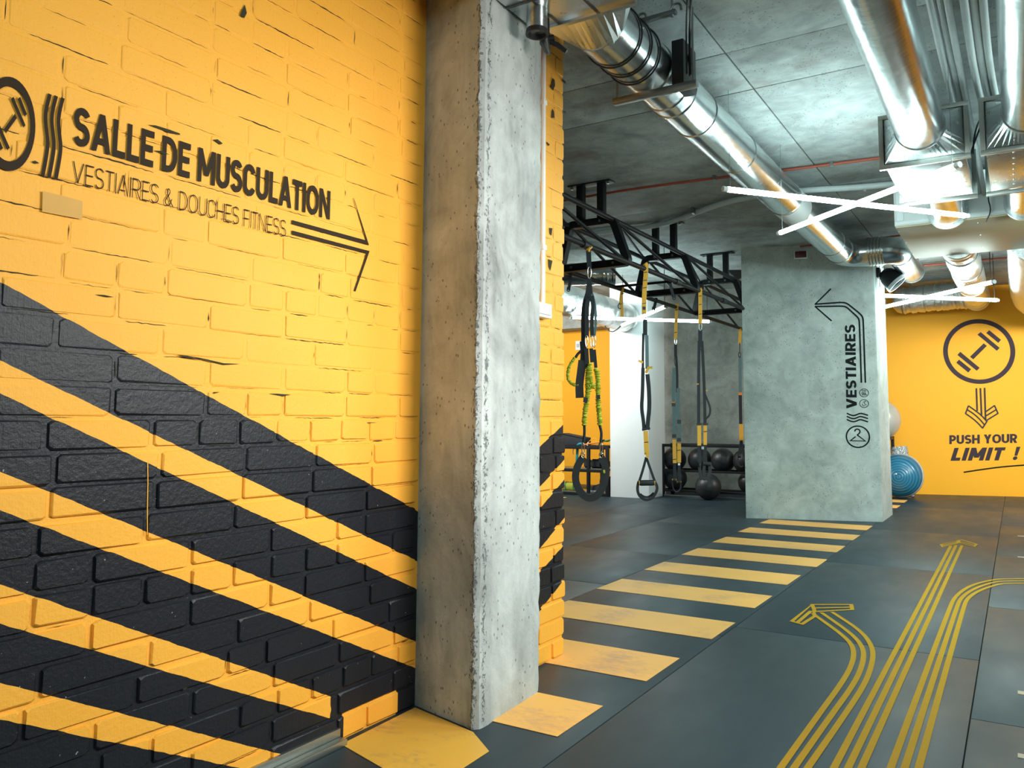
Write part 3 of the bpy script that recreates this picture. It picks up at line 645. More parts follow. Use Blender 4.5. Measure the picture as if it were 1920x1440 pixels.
for a, b in (((768,784),(830,740)), ((770,812),(842,768)), ((776,842),(854,794))): marks(mb, z6([a, b]), lw*.85, pf, e=EW)
marks(mb, z6([(829,738),(855,797)]), lw*.85, pf, e=EW); mb.obj('arrow', M['inkp'], sg)
mb = MB(); text_on(mb, 'PUSH YOUR', .215, pf(*z6([(517,1007)])[0]), pf(*z6([(987,998)])[0]), pf(*z6([(517,946)])[0]), gap=.05); text_on(mb, 'LIMIT', .235, pf(*z6([(525,1122)])[0]), pf(*z6([(880,1119)])[0]), pf(*z6([(525,1034)])[0]), gap=.10, shear=.22)
text_on(mb, '!', .26, pf(*z6([(955,1116)])[0]), pf(*z6([(983,1116)])[0]), pf(*z6([(955,1026)])[0]), shear=.25); mb.obj('lettering', M['inkp'], sg)
mb = MB(); marks(mb, smooth_path(z6([(616,1202),(760,1180),(900,1162),(1100,1148)]), 2), 2.4*ps, pf, e=EW); mb.obj('underline', M['inkb'], sg)

# ------------------------------------------------------------------ ceiling services
def ringz(mb, p, ax, r, w=.012, proud=.006, n=32):
    mb.lathe([(r-.002, -w/2), (r+proud, -w/2), (r+proud, w/2), (r-.002, w/2)], p, ax, n)
def bend(a, b, c, r, n=8):        # rounded corner a-b-c
    a, b, c = V(a), V(b), V(c); d1 = (a-b).normalized(); d2 = (c-b).normalized(); p, q = b+d1*r, b+d2*r
    return [p*((1-t)**2) + b*(2*t*(1-t)) + q*(t*t) for t in [i/n for i in range(n+1)]]
# duct 1
DX, DZ, DR = -1.515, 2.83, .133
dt = thing('round_duct', 'long shiny spiral duct running from the brick wall to the pillar', 'duct', (DX, 3, DZ))
MB().tube([(DX, 2.86, DZ), (DX, 8.02, DZ)], DR, 40).obj('pipe', M['galv'], dt, 40)
for y in (3.40, 3.62, 3.73, 4.05, 4.80, 6.00, 6.35, 7.75):
    rb = MB(); ringz(rb, (DX, y, DZ), (0,1,0), DR, .016, .005); rb.obj('joint_ring', M['galv'], dt, 40)
c1, c2, c3 = V((DX, 8.40, DZ)), V((-1.0, 8.40, DZ)), V((-1.0, 9.75, DZ))
el = [V((DX, 8.02, DZ))] + bend((DX, 8.02, DZ), c1, c2, .25)
MB().tube(el, [DR*(1.0+.1*i/(len(el)-1)) for i in range(len(el))], 32).obj('elbow', M['galvx'], dt, 40)
n = 20; fx = [c1.lerp(c2, .48 + .30*i/n) for i in range(n+1)]
MB().tube(fx, [DR*(1.10 + (.04 if i % 4 in (1,2) else 0)) for i in range(n+1)], 32).obj('flexible_section', M['galvx'], dt, 30)
el2 = [c1.lerp(c2, .72)] + bend(c1, c2, c3, .2)
MB().tube(el2, [DR*(1.1-.1*i/(len(el2)-1)) for i in range(len(el2))], 32).obj('elbow', M['galvx'], dt, 40)
MB().tube([c2 + V((0,.19,0)), c3], DR*.98, 32, caps=False).obj('tail_pipe', M['galv'], dt, 40)
for p_, ax in ((el[1], (0,1,0)), (el[-1], (1,0,0)), (c2+V((0,.2,0)), (0,1,0)), (c3, (0,1,0))):
    rb = MB(); ringz(rb, p_, ax, DR*(1.09 if ax == (1,0,0) else 1.02), .014, .006); rb.obj('joint_ring', M['galvx'], dt, 40)
MB().lathe([(DR*.97, 0), (DR*.95, -.12), (0, -.13)], c3, (0,1,0), 28).obj('duct_mouth', M['dkmetal'], dt)
q = onpl(1480, 372, (DX, 6.2, DZ-DR), (0, 0, 1)); MB().tube([(DX, 6.0, DZ), (DX, 6.34, DZ)], DR+.003, 40, caps=False).obj('repair_sleeve', M['white'], dt, 40)
# plenum at the start of duct 1
pt = thing('duct_plenum', 'grey sheet metal plenum box above the column feeding the spiral duct', 'duct', (DX, 2.3, 2.9))
PB = 2.74
mb = MB().box((-1.70, 1.75, PB), (-1.24, 2.66, 3.04)); mb.obj('body', M['sheet'], pt, bevel=.004)
tb = MB(); n = 32; cc = [(-1.24, PB), (-1.24, 3.0), (-1.88, 3.0), (-1.88, PB)]
sq = []; 
for k in range(n):
    a = 2*math.pi*k/n; dx, dz = math.cos(a), math.sin(a); s_ = min(.23/max(abs(dx), 1e-6), .13/max(abs(dz), 1e-6)); sq.append((-1.47 + dx*s_, 2.66, 2.87 + dz*s_))
ci = [(DX + DR*math.cos(2*math.pi*k/n), 2.88, DZ + DR*math.sin(2*math.pi*k/n)) for k in range(n)]
tb.add(sq + ci, [(k, (k+1) % n, n+(k+1) % n, n+k) for k in range(n)]); tb.obj('transition', M['sheet'], pt)
for y in (1.98, 2.21, 2.44): MB().bar((-1.702, y, PB-.001), (-1.235, y, PB-.001), .012, .006).obj('seam', M['dkmetal'], pt)
for x in (-1.58, -1.40): MB().bar((x, 1.75, PB-.001), (x, 2.66, PB-.001), .010, .005).obj('seam', M['dkmetal'], pt)
MB().bar((-1.705, 2.655, PB), (-1.23, 2.655, PB), .022, .022).obj('flange', M['sheet'], pt)
st_ = onz(1012, 36, PB-.03); MB().tube([(st_.x, st_.y-.02, PB+.01), (st_.x-.0, st_.y-.02, PB-.085)], .042, 24).obj('spigot', M['sheet'], pt, 40)
MB().lathe([(.044,0),(.046,-.02),(.036,-.02),(.034,.01),(0,.012)], (st_.x, st_.y-.02, PB-.085), (0,0,1), 24).obj('spigot_mouth', M['blackp'], pt)
# black spotlight with bracket by the column top
K = onz(1026, 45, 2.72)
fpx = lambda x, y: onface(x, y, K)
sl = thing('spotlight', 'small black spotlight on a bracket beside the column top', 'lamp', fpx(1027, 60))
MB().tube([fpx(1024, 8), fpx(1025, 40), fpx(1026, 72)], .011, 12).obj('stem', M['blackm'], sl, 40)
MB().tube([fpx(1021, 70), fpx(1021, 80), fpx(1026, 95), fpx(1029, 101)], [.02, .021, .014, .009], 16).obj('lamp_head', M['dkmetal'], sl, 40)
MB().tube([fpx(1027, 73), fpx(1039, 71)], .013, 12).obj('knuckle', M['blackm'], sl, 40)
MB().tube([fpx(1030, 78), fpx(1045, 84), fpx(1062, 97)], [.010, .011, .009], 10).obj('arm', M['blackm'], sl, 40)
# strut hangers
def cable(pts, r=.004, n=6): return MB().tube(smooth3(pts), r, n)
def smooth3(pts, it=2):
    P = [V(p) for p in pts]
    for _ in range(it):
        Q = [P[0]]
        for a, b in zip(P[:-1], P[1:]): Q += [a*.75+b*.25, a*.25+b*.75]
        P = Q + [P[-1]]
    return P
hg = thing('strut_hanger', 'steel strut hanger with a black damper box gripping the spiral duct', 'hanger', (DX, 4.05, 3.0))
hy = 3.35; zb_ = DZ - DR - .02
MB().bar((DX-.165, hy, zb_), (DX+.275, hy, zb_), .035, .03).obj('strut', M['rod'], hg, bevel=.003)
MB().tube([(DX+.255, hy, zb_-.01), (DX+.255, hy, H-.004)], .006, 8).obj('threaded_rod', M['rod'], hg)
MB().tube([(DX-.145, hy, zb_-.01), (DX-.145, hy, H-.004)], .006, 8).obj('threaded_rod', M['rod'], hg)
db_ = MB().box((DX+.138, hy+.02, zb_+.03), (DX+.20, hy+.19, DZ+.10)).obj('damper_box', M['blackp'], hg, bevel=.006)
MB().tube([(DX+.20, hy+.10, DZ+.02), (DX+.215, hy+.10, DZ+.02)], .025, 16).obj('knob', M['blackm'], db_, 40)
for dx, dy in ((.228, -.012), (.240, .006), (.232, .016)):
    cc_ = onz(1293 + 300*dy, -25, H-.012); cable([(DX+dx, hy+dy, DZ-.1), (DX+dx, hy+dy, DZ+.09), V((DX+dx, hy+dy, DZ+.11)).lerp(cc_, .15), V((DX+dx, hy+dy, DZ+.11)).lerp(cc_, .6) + V((0,0,-.01-.2*abs(dy))), cc_], .0045).obj('cable', M['blackp'], hg)
hg2 = thing('strut_hanger', 'steel strut with hooks over the near end of the spiral duct', 'hanger', (DX, 3.3, 3.02))
hp_ = onz(1268, 22, DZ+DR+.02); hy2 = hp_.y; hx2 = hp_.x - DX; MB().bar((DX-.28, hy2, DZ+DR+.02), (DX+hx2, hy2, DZ+DR+.02), .026, .02).obj('strut', M['rod'], hg2, bevel=.002)
for dx in (-.25, hx2-.02): MB().tube([(DX+dx, hy2, DZ+DR), (DX+dx, hy2, H-.004)], .006, 8).obj('threaded_rod', M['rod'], hg2)
for dx in (.02, hx2-.03):
    MB().tube(smooth3([(DX+dx, hy2, DZ+DR+.03), (DX+dx+.02, hy2, DZ+DR+.06), (DX+dx+.05, hy2, DZ+DR+.055), (DX+dx+.055, hy2, DZ+DR+.02)]), .006, 8).obj('hook', M['rod'], hg2, 40)
for k, y in enumerate((2.99, 3.10, 3.22)):
    lp = []
    for i in range(25):
        a = math.radians(70 - 250*i/24); lp.append((DX + (DR+.006)*math.cos(a), y + .05*math.sin(i/24*math.pi) * (1 if k < 2 else .4), DZ + (DR+.006)*math.sin(a)))
    tag(MB().tube(lp, .0045, 6).obj('duct_cable', M['blackp'], None, 40, origin=(DX, y, DZ+DR)), ('black cable looped round the duct, nearest the brick wall', 'black cable looped round the duct, middle of three', 'black cable looped round the duct, third from the brick wall')[k], 'cable', 'cables looped round the spiral duct')
# ducts 2 and 3 with rectangular boxes, into the air handling unit
def duct_with_box(X, Z, R, xl, xr, label, face):
    t = thing('round_duct', label, 'duct', (X, 4, Z)); zb, zt = 2.552, 2.82; y0, y1 = 4.66, 5.55
    MB().tube([(X, .9, Z), (X, 4.50, Z)], R, 48).obj('pipe', M['galv'], t, 40)
    rb = MB(); ringz(rb, (X, 4.49, Z), (0,1,0), R, .014, .005, 40); rb.obj('joint_ring', M['galv'], t, 40)
    n = 48; xc, zc = (xl+xr)/2, (zb+zt)/2; hw, hh = (xr-xl)/2, (zt-zb)/2; ci = []; sq = []
    for k in range(n):
        a = 2*math.pi*k/n; dx, dz = math.cos(a), math.sin(a); s_ = min(hw/max(abs(dx),1e-6), hh/max(abs(dz),1e-6))
        ci.append((X+R*dx, 4.50, Z+R*dz)); sq.append((xc+dx*s_, y0, zc+dz*s_))
    # snap nearest samples to the corners
    for cxn, czn in ((xr,zt),(xl,zt),(xl,zb),(xr,zb)):
        k = min(range(n), key=lambda i: (sq[i][0]-cxn)**2+(sq[i][2]-czn)**2); sq[k] = (cxn, y0, czn)
    MB().add(ci+sq, [(k,(k+1)%n,n+(k+1)%n,n+k) for k in range(n)]).obj('transition', M['sheet'], t)
    def frame(y):
        f = MB(); w = .026
        f.box((xl-w, y-.012, zb-w), (xr+w, y+.012, zb)); f.box((xl-w, y-.012, zt), (xr+w, y+.012, zt+w)); f.box((xl-w, y-.012, zb), (xl, y+.012, zt)); f.box((xr, y-.012, zb), (xr+w, y+.012, zt)); return f
    frame(y0).obj('flange', M['alu'], t, bevel=.002)
    sb_ = MB().box((xl, y0, zb+.004), (xr, y1, zt)).obj('silencer_box', face, t, bevel=.004)
    frame(y1).obj('flange', M['alu'], t, bevel=.002)
    sc = MB()
    for yy in [4.78+.11*i for i in range(7)]: sc.lathe([(0,-.003),(.005,-.003),(.006,.002)], (xl+.13, yy, zb+.003), (0,0,1), 8)
    sc.obj('rivets', M['rod'], sb_)['kind'] = 'stuff'
    MB().tube([(X, y1, Z), (X, 6.46, Z)], R*1.0, 40).obj('collar', M['galv'], t, 40)
    rb = MB(); ringz(rb, (X, 6.44, Z), (0,1,0), R, .02, .02, 40); rb.obj('collar_ring', M['sheet'], t, 40)
    return t
duct_with_box(-.393, 2.685, .125, -.600, -.185, 'shiny round duct with white silencer box left of the grey conduits', M['sheet'])
duct_with_box(.122, 2.685, .125, -.085, .33, 'round duct with silencer box cut by the right edge of the photo', M['sheet'])
# air handling unit
au = thing('air_handling_unit', 'large white ventilation unit under the ceiling with a tan floor reflection painted underneath', 'ventilation unit', (.3, 7.1, 2.6))
MB().box((-.774, 6.46, 2.612), (1.35, 7.82, 2.97)).obj('casing', M['ahu'], au, bevel=.006)
MB().box((-.768, 6.468, 2.600), (.30, 7.815, 2.613)).obj('underside_panel', M['ahub'], au, bevel=.002); MB().box((.304, 6.468, 2.600), (1.345, 7.815, 2.613)).obj('underside_panel', M['ahub'], au, bevel=.002)
MB().box((-.770, 6.452, 2.62), (1.33, 6.462, 2.645)).obj('front_rail', M['white'], au, bevel=.002)
for x in (-.755, .36): MB().box((x, 6.452, 2.65), (x+.05, 6.461, 2.96)).obj('front_post', M['white'], au, bevel=.002)
for y in (6.6, 7.05, 7.55):
    for x in (-.76, -.2, .24): MB().lathe([(0,-.004),(.006,-.004),(.007,.002)], (x, y, 2.600), (0,0,1), 8).obj('screw', M['rod'], au)
tri = MB(); c = V((-.66, 6.4575, 2.86)); tri.add([c+V((-.045,0,-.04)), c+V((.045,0,-.04)), c+V((0,0,.045))], [(0,1,2)]); tri.obj('warning_sticker', M['weby'], au)
for x in (-.6, .9):
    for y in (6.6, 7.7): MB().tube([(x, y, 2.97), (x, y, H-.004)], .006, 8).obj('threaded_rod', M['rod'], au)
# grey conduits between the ducts
for k, (x, z, r) in enumerate(((-.262, 2.985, .018), (-.226, 2.995, .017), (-.192, 2.985, .018), (-.128, 2.98, .019), (-.090, 2.99, .018), (-.054, 2.985, .018))):
    s_ = -.03 if k < 3 else 0.0
    pts = [(x, 1.2, z), (x, 4.0, z), (x+.01, 4.7, z-.01), (x+.05+s_, 5.4, z-.05), (x+.07+s_, 5.9, z-.14), (x+.08+s_, 6.3, z-.2), (x+.08+s_, 6.46, z-.2)]
    lab = ('leftmost grey conduit of the bundle between the two big ducts', 'second grey conduit from the left between the big ducts', 'third grey conduit from the left between the big ducts', 'fourth grey conduit from the left between the big ducts', 'fifth grey conduit from the left between the big ducts', 'rightmost grey conduit of the bundle between the two big ducts')[k]
    tag(MB().tube(smooth3(pts), r, 12).obj('conduit', M['wcab'], None, 40, origin=pts[0]), lab, 'conduit', 'grey conduits between the big ducts')
for k, (x0, x1, y) in enumerate(((-.30, -.01, 3.02), (-.16, .30, 2.93))):
    t = thing('strut_hanger', ('short steel strut under the grey conduits, nearer the round duct', 'short steel strut under the grey conduits at the top right edge')[k], 'hanger', ((x0+x1)/2, y, 2.96))
    MB().bar((x0, y, 2.955), (x1, y, 2.955), .03, .02).obj('strut', M['rod'], t, bevel=.002)
    for x in (x0+.02, x1-.02): MB().tube([(x, y, 2.95), (x, y, H-.004)], .005, 8).obj('threaded_rod', M['rod'], t)
for k, pts in enumerate((((-.10, 5.15, 2.93), (-.13, 4.95, 2.80), (-.145, 4.78, 2.66), (-.15, 4.72, 2.56)), ((-.09, 5.17, 2.93), (-.12, 4.98, 2.78), (-.15, 4.82, 2.64), (-.165, 4.75, 2.56)), ((-.10, 6.2, 2.80), (-.12, 6.34, 2.72), (-.10, 6.42, 2.64), (-.14, 6.43, 2.56)))):
    tag(cable(pts, .005).obj('cable', M['blackp'], None, origin=pts[0]), ('thin black cable drooping over the silencer box flange, outer one', 'thin black cable drooping over the silencer box flange, inner one', 'thin black cable hanging in front of the white ventilation unit')[k], 'cable')
# pipes along the ceiling
def run(name, label, pts, r, m, cat='pipe', clips=()):
    t = thing(name, label, cat, pts[0]); MB().tube(smooth3(pts), r, 10).obj('pipe', m, t, 40)
    for c in clips: MB().box((c[0]-.012, c[1]-r-.008, c[2]-r-.004), (c[0]+.012, c[1]+r+.008, H-.004)).obj('clip', M['rod'], t)
rp = [onz(x, y, 3.035) for x, y in ((1040,379),(1180,355),(1340,334),(1465,320),(1660,295))]; run('red_pipe', 'thin red pipe crossing the ceiling behind the spiral duct', rp, .011, M['red'], 'pipe', [rp[2], onz(1560, 308, 3.035)])
rp = [onz(x, y, 3.03) for x, y in ((1500,462),(1565,455),(1640,447),(1700,440))]; run('red_pipe', 'short red pipe on the ceiling above the duct elbow', rp, .010, M['red'])
wp = [onz(x, y, 3.024) for x, y in ((1040,447),(1150,432),(1240,424),(1345,383),(1400,370),(1500,357),(1600,352),(1690,344))]; run('white_conduit', 'wavy white conduit crossing the ceiling above the training rig', wp, .026, M['wcab'], 'conduit', [onz(1300, 395, 3.03), onz(1620, 350, 3.03)])
rp = [(-1.1, 9.9, 3.02), (-.3, 9.95, 3.02), (.6, 9.9, 3.02)]; run('red_pipe', 'dull red pipe on the ceiling behind the ventilation unit', rp, .014, M['red'])
rp = [(-1.1, 10.5, 3.02), (-.3, 10.5, 3.02), (.6, 10.5, 3.02)]; run('red_pipe', 'second dull red pipe behind the ventilation unit, nearer the far wall', rp, .014, M['red'])
# foil ducts at the far end
def foil_path(pts, r, n=60, amp=.012, seed=1):
    rr = random.Random(seed); P = smooth3(pts, 4); return P, [r + rr.uniform(-amp, amp) for _ in P]
FX = -.45; P, Rr = foil_path([(-1.36, 11.9, 2.79), (-1.1, 11.9, 2.80), (-.75, 11.9, 2.81), (-.5, 11.85, 2.80)], .185, seed=4)
t = thing('foil_duct', 'fat foil wrapped duct lying level along the far yellow wall', 'duct', (-.9, 11.9, 2.8)); MB().tube(P, Rr, 28).obj('pipe', M['foil'], t, 50)
MB().lathe([(.185,0),(.16,-.07),(.1,-.12),(0,-.135)], P[0], (1,0,0), 28).obj('end_cap', M['foil'], t, 50)
def thc(a, b, z):   # axis x and radius of a duct along +y from its edge angles
    am = (a+b)/2; D = (z-CAMZ)/math.sin(am); return D*math.cos(am), D*math.sin(abs(a-b)/2)
x2, r2 = thc(math.radians(109.29), math.radians(98.91), 2.72)
P, Rr = foil_path([(x2, 7.82, 2.72), (x2, 9.0, 2.72), (x2, 10.3, 2.72), (x2, 11.3, 2.72), (x2, 11.75, 2.72)], r2, seed=5); t = thing('foil_duct', 'foil wrapped duct running from the white unit to the far yellow wall', 'duct', (x2, 9, 2.72)); MB().tube(P, Rr, 28).obj('pipe', M['foil'], t, 50)
for y in (8.3, 9.2, 10.4): rb = MB(); ringz(rb, (x2, y, 2.72), (0,1,0), r2, .05, .006, 28); rb.obj('foil_tape', M['galv'], t, 40)
P, Rr = foil_path([(.22, 7.82, 2.72), (.22, 9.5, 2.72), (.22, 10.9, 2.70), (.26, 11.8, 2.66), (.5, 12.1, 2.64), (1.0, 12.15, 2.64)], .235, seed=6); t = thing('foil_duct', 'foil wrapped duct at the right edge above the far yellow wall', 'duct', (.22, 9, 2.72)); MB().tube(P, Rr, 28).obj('pipe', M['foil'], t, 50)
P, Rr = foil_path([ony(1010, 545, 7.9), ony(1060, 563, 8.5), ony(1120, 580, 9.2), ony(1176, 597, 9.93)], .20, seed=8); t = thing('foil_duct', 'foil wrapped duct behind the training rig at the far left', 'duct', (-5, 9.6, 2.5)); MB().tube(P, Rr, 28).obj('pipe', M['foil'], t, 50)
P, Rr = foil_path([(-4.9, 7.6, 2.80), (-4.3, 7.9, 2.80), (-4.05, 8.05, 2.80)], .13, amp=.004, seed=9); t = thing('round_duct', 'short galvanised duct high behind the near frame of the training rig', 'duct', (-4.5, 7.8, 2.8)); MB().tube(P, Rr, 28).obj('pipe', M['galv'], t, 50); rb = MB(); ringz(rb, P[-1], P[-1]-P[-2], .13, .03, .01); rb.obj('joint_ring', M['galv'], t, 40)
# LED tubes
def led(label, a, b, wires, r=.016, m='tube'):
    a, b = V(a), V(b); t = thing('led_tube_light', label, 'lamp', (a+b)/2, 'crossed LED tube lights'); d = (b-a).normalized()
    tb_ = MB().tube([a+d*.03, b-d*.03], r, 14).obj('tube', M[m], t, 40)
    for p_, s_ in ((a, 1), (b, -1)): MB().tube([p_, p_+d*(.03*s_)], r*1.05, 14).obj('end_cap', M['white'], tb_, 40)
    for k, p_ in enumerate((a+d*.05, b-d*.05)): MB().tube([p_+V((0,0,r)), V((p_.x, p_.y, H-.004))], .0016 if wires == 0 else .004, 5).obj('wire', M['rod'] if wires == 0 else M['blackp'], t)
led('near LED tube sloping down to the right across the spiral duct', onz(1355,354,2.45), onz(1815,405,2.45), 0)
led('near LED tube rising to the right below the silencer box', onz(1459,438,2.42), onz(1800,308,2.42), 0)
led('far level LED tube in front of the foil duct by the yellow wall', onz(1643,553.6,2.5), onz(1872,563,2.5), 1, .02)
led('far LED tube rising to the right by the yellow wall', onz(1656,576,2.47), onz(1865,528,2.47), 1, .02)
led('level LED tube behind the hanging straps at the far left', onz(1069,595,2.4), onz(1333,603,2.4), 1, .02, 'tube2')
led('LED tube rising to the right in front of the white column', onz(1166,610,2.37), onz(1249,574,2.37), 1, .02, 'tube2')
cb = [ony(1133, 605, 9.4), ony(1137, 618, 9.4), ony(1148, 623, 9.4), ony(1157, 618, 9.4), ony(1167, 608, 9.4)]
tag(cable(cb, .008).obj('lamp_cable', M['blackp'], None, origin=cb[0]), 'thin dark cable sagging below the lamp by the white column', 'cable')
# fittings on the pillar and ceiling
po = PLN
def on_pillar(x, y, off=0): return onpl(x, y, PL0 + PLN*off, PLN)
al = thing('alarm_beacon', 'small dark red alarm box high on the concrete pillar', 'alarm', on_pillar(1501, 478)); w_ = 12*pxm(al.location); hh_ = 7*pxm(al.location); c = V(al.location); sd = PLdir
MB().bar(c - sd*w_*1.0, c + sd*w_*1.0, .05, hh_*2.1).obj('case', M['white'], al, bevel=.004)
MB().bar(c - sd*w_*.86 + PLN*.026, c + sd*w_*.86 + PLN*.026, .03, hh_*1.75).obj('lens', M['redp'], al, bevel=.008)
lx = (PLB[0]+.008); c = V((lx, 9.28, onx(1645, 518, lx).z)); spl = thing('spotlight', 'black dome spotlight on the right side of the concrete pillar', 'lamp', c)
q0, q1 = onpl(1650, 519, (0, 9.2, 0), (0,1,0)), onpl(1670, 523, (0, 9.2, 0), (0,1,0)); ax = (onpl(1668, 527, (0,9.2,0), (0,1,0)) - onpl(1652, 512, (0,9.2,0), (0,1,0))).normalized(); u_ = 20*pxm(q0)
q0 = onpl(1651, 511, (0,9.2,0), (0,1,0)) + V((.02, 0, 0))
MB().box((lx-.005, 9.14, q0.z-.06), (lx+.03, 9.26, q0.z+.05)).obj('bracket', M['blackm'], spl, bevel=.006)
MB().lathe([(0,-.02),(.05,-.015),(.085,.02),(.105,.07),(.115,.17),(.108,.175),(.10,.12)], q0 + V((.02,0,0)), ax, 28).obj('lamp_head', M['blackm'], spl, 40); lh_ = spl.children[-1]
MB().lathe([(0,.13),(.10,.13)], q0 + V((.02,0,0)), ax, 28).obj('lens', M['glass'], lh_)
MB().lathe([(.105,.165),(.118,.165),(.118,.205),(.105,.205)], q0 + V((.02,0,0)), ax, 28).obj('rim', M['grey'], lh_, 40)
cable([q0+V((0,0,.05)), q0+V((.06,0,.12)), q0+V((.14,0,.16)), q0+V((.16,.02,.24))], .005).obj('cable', M['grey'], spl)
sk = thing('ceiling_speaker', 'round black loudspeaker at the ceiling left of the concrete pillar', 'speaker', ony(1378, 507, 9.9)); c = V(sk.location)
MB().lathe([(0,-.11),(.08,-.105),(.13,-.06),(.135,.06),(.1,.12),(0,.13)], c, (.5,-1,0), 28).obj('housing', M['blackp'], sk, 40); MB().lathe([(.0,-.112),(.095,-.112),(.1,-.1)], c, (.5,-1,0), 28).obj('grille', M['blackm'], sk)
MB().bar(c+V((0,0,.1)), V((c.x, c.y, H)), .03, .03).obj('bracket', M['blackm'], sk)
# vertical conduit and junction box on the wall end
XJ = XW2 + .012
cy_ = onx(1017.5, 560, XJ).y
t = thing('wall_conduit', 'white vertical conduit on the brick wall end beside the column', 'conduit', (XJ, cy_, onx(1017, 560, XJ).z)); MB().tube([(XJ, cy_, t.location.z - .02), (XJ, cy_, 2.95)], .0115, 14).obj('pipe', M['white'], t, 40)
for z in (1.9, 2.6): MB().box((XJ-.012, cy_-.016, z-.012), (XJ+.013, cy_+.016, z+.012)).obj('clip', M['white'], t, bevel=.003)
j0, j1 = onx(1003, 560, XJ+.03), onx(1035, 598, XJ+.03)
t = thing('junction_box', 'white square junction box below the conduit on the brick wall end', 'electrical box', (XJ, (j0.y+j1.y)/2, j1.z)); jb = MB().box((XW2-.003, j0.y, j1.z), (XJ+.03, j1.y, j0.z-.008)).obj('base', M['white'], t, bevel=.004); MB().box((XJ+.03, j0.y+.014, j1.z+.014), (XJ+.036, j1.y-.014, j0.z-.022)).obj('lid', M['white'], jb, bevel=.002)
MB().tube([(XJ, (j0.y+j1.y)/2-.02, j1.z), (XJ, (j0.y+j1.y)/2-.02, j1.z-.018)], .012, 12).obj('cable_gland', M['grey'], t, 40)

# ------------------------------------------------------------------ training rig under the ceiling
rg = thing('training_rig', 'black steel suspension training rig hung from the ceiling', 'gym rig', (-2.98, 7.1, 2.36))
ZT_, ZB_ = 2.722, 2.36
for Y in (5.55, 7.1, 8.7):
    a, b, c, d = V((-3.205, Y, ZT_)), V((-2.79, Y, ZT_)), V((-2.66, Y, ZB_)), V((-3.295, Y, ZB_))
    P = bend(d, a, b, .05, 5) + bend(a, b, c, .05, 5) + bend(b, c, d, .04, 5) + bend(c, d, a, .04, 5); n = len(P); fr = MB(); vs = []; hw = .03; dp = .032
    for i in range(n):
        t = (P[(i+1) % n] - P[i-1]).normalized(); s_ = V((t.z, 0, -t.x))
        vs += [P[i]+s_*hw+V((0,-dp,0)), P[i]-s_*hw+V((0,-dp,0)), P[i]-s_*hw+V((0,dp,0)), P[i]+s_*hw+V((0,dp,0))]
    fr.add(vs, [(4*i+k, 4*((i+1) % n)+k, 4*((i+1) % n)+(k+1) % 4, 4*i+(k+1) % 4) for i in range(n) for k in range(4)]); fo = fr.obj('frame', M['blackm'], rg)
    for x in (-3.095, -2.90): MB().box((x-.03, Y-.03, ZT_-.03), (x+.03, Y+.03, H-.012)).obj('post', M['blackm'], rg, bevel=.004)
    mp = MB().box((-3.20, Y-.05, H-.014), (-2.80, Y+.05, H-.004)).obj('mounting_plate', M['blackm'], rg, bevel=.003)
    for x in (-3.17, -2.83):
        MB().tube([(x, Y-.02, H-.014), (x, Y-.02, H-.035)], .011, 8).obj('bolt', M['rod'], mp)
    for x, z in ((-2.90, ZT_), (-3.095, ZT_), (-2.78, ZB_), (-3.17, ZB_)): MB().tube([(x, Y-.034, z), (x, Y-.042, z)], .012, 8).obj('bolt', M['rod'], fo)
for x, z in ((-2.79, ZT_), (-3.205, ZT_), (-2.665, ZB_), (-3.29, ZB_)): MB().tube([(x, 4.2, z), (x, 10.55, z)], .021, 12).obj('rail', M['blackm'], rg, 40)
for y0, y1 in ((4.2, 5.55), (5.55, 7.1), (7.1, 8.7), (8.7, 10.4)):
    MB().tube([(-2.79, y0+.04, ZT_), (-2.665, y1-.04, ZB_)], .014, 10).obj('brace', M['blackm'], rg, 40)
    MB().tube([(-3.205, y0+.04, ZT_), (-3.29, y1-.04, ZB_)], .014, 10).obj('brace', M['blackm'], rg, 40)
    MB().tube([(-3.205, y1-.04, ZT_), (-2.79, y0+.04, ZT_)], .012, 10).obj('brace', M['blackm'], rg, 40)
yb = onz(1255, 528, ZB_).y; MB().tube([(-3.29, yb, ZB_), (-2.665, yb, ZB_)], .012, 10).obj('cross_bar', M['blackm'], rg, 40)
for y in (4.85, 6.6, 7.9): MB().tube([(-2.665, y-.05, ZB_), (-2.665, y+.05, ZB_)], .028, 12).obj('rail_sleeve', M['blackp'], rg, 40)

# ------------------------------------------------------------------ straps hanging from it
def strap_thing(name, label, P0, cat='suspension strap', grp='suspension straps on the rig'):
    t = thing(name, label, cat, P0, grp); u = pxm(P0); return t, (lambda x, y, o=0: onface(x, y, P0) - _Fh*o), u
def hangpt(x, y, X): p = onx(x, y, X); return V((X, p.y, ZB_))
def web(t, f, u, pts, w, m, o=0.0, name='webbing', th=.004):
    return MB().ribbon(smooth3([f(x, y, o) for x, y in pts], 2) if len(pts) > 2 else [f(x, y, o) for x, y in pts], w*u, _Fh, th).obj(name, M[m], t)
def tubep(t, f, u, pts, r, m, o=0.0, name='cord', n=8, closed=False, it=2):
    P = [f(x, y, o) for x, y in pts]
    if it and not closed: P = smooth3(P, it)
    return MB().tube(P, r*u, n, closed=closed).obj(name, M[m], t, 50)
def carabiner(t, f, u, x, y, w, h, o=.01, m='chrome'):
    pts = [(x + w/2*math.cos(a)*(.8 + .2*math.sin(-a)), y + h/2*math.sin(a)) for a in [2*math.pi*i/16 for i in range(16)]]
    return tubep(t, f, u, pts, .9, m, o, 'carabiner', 8, True)
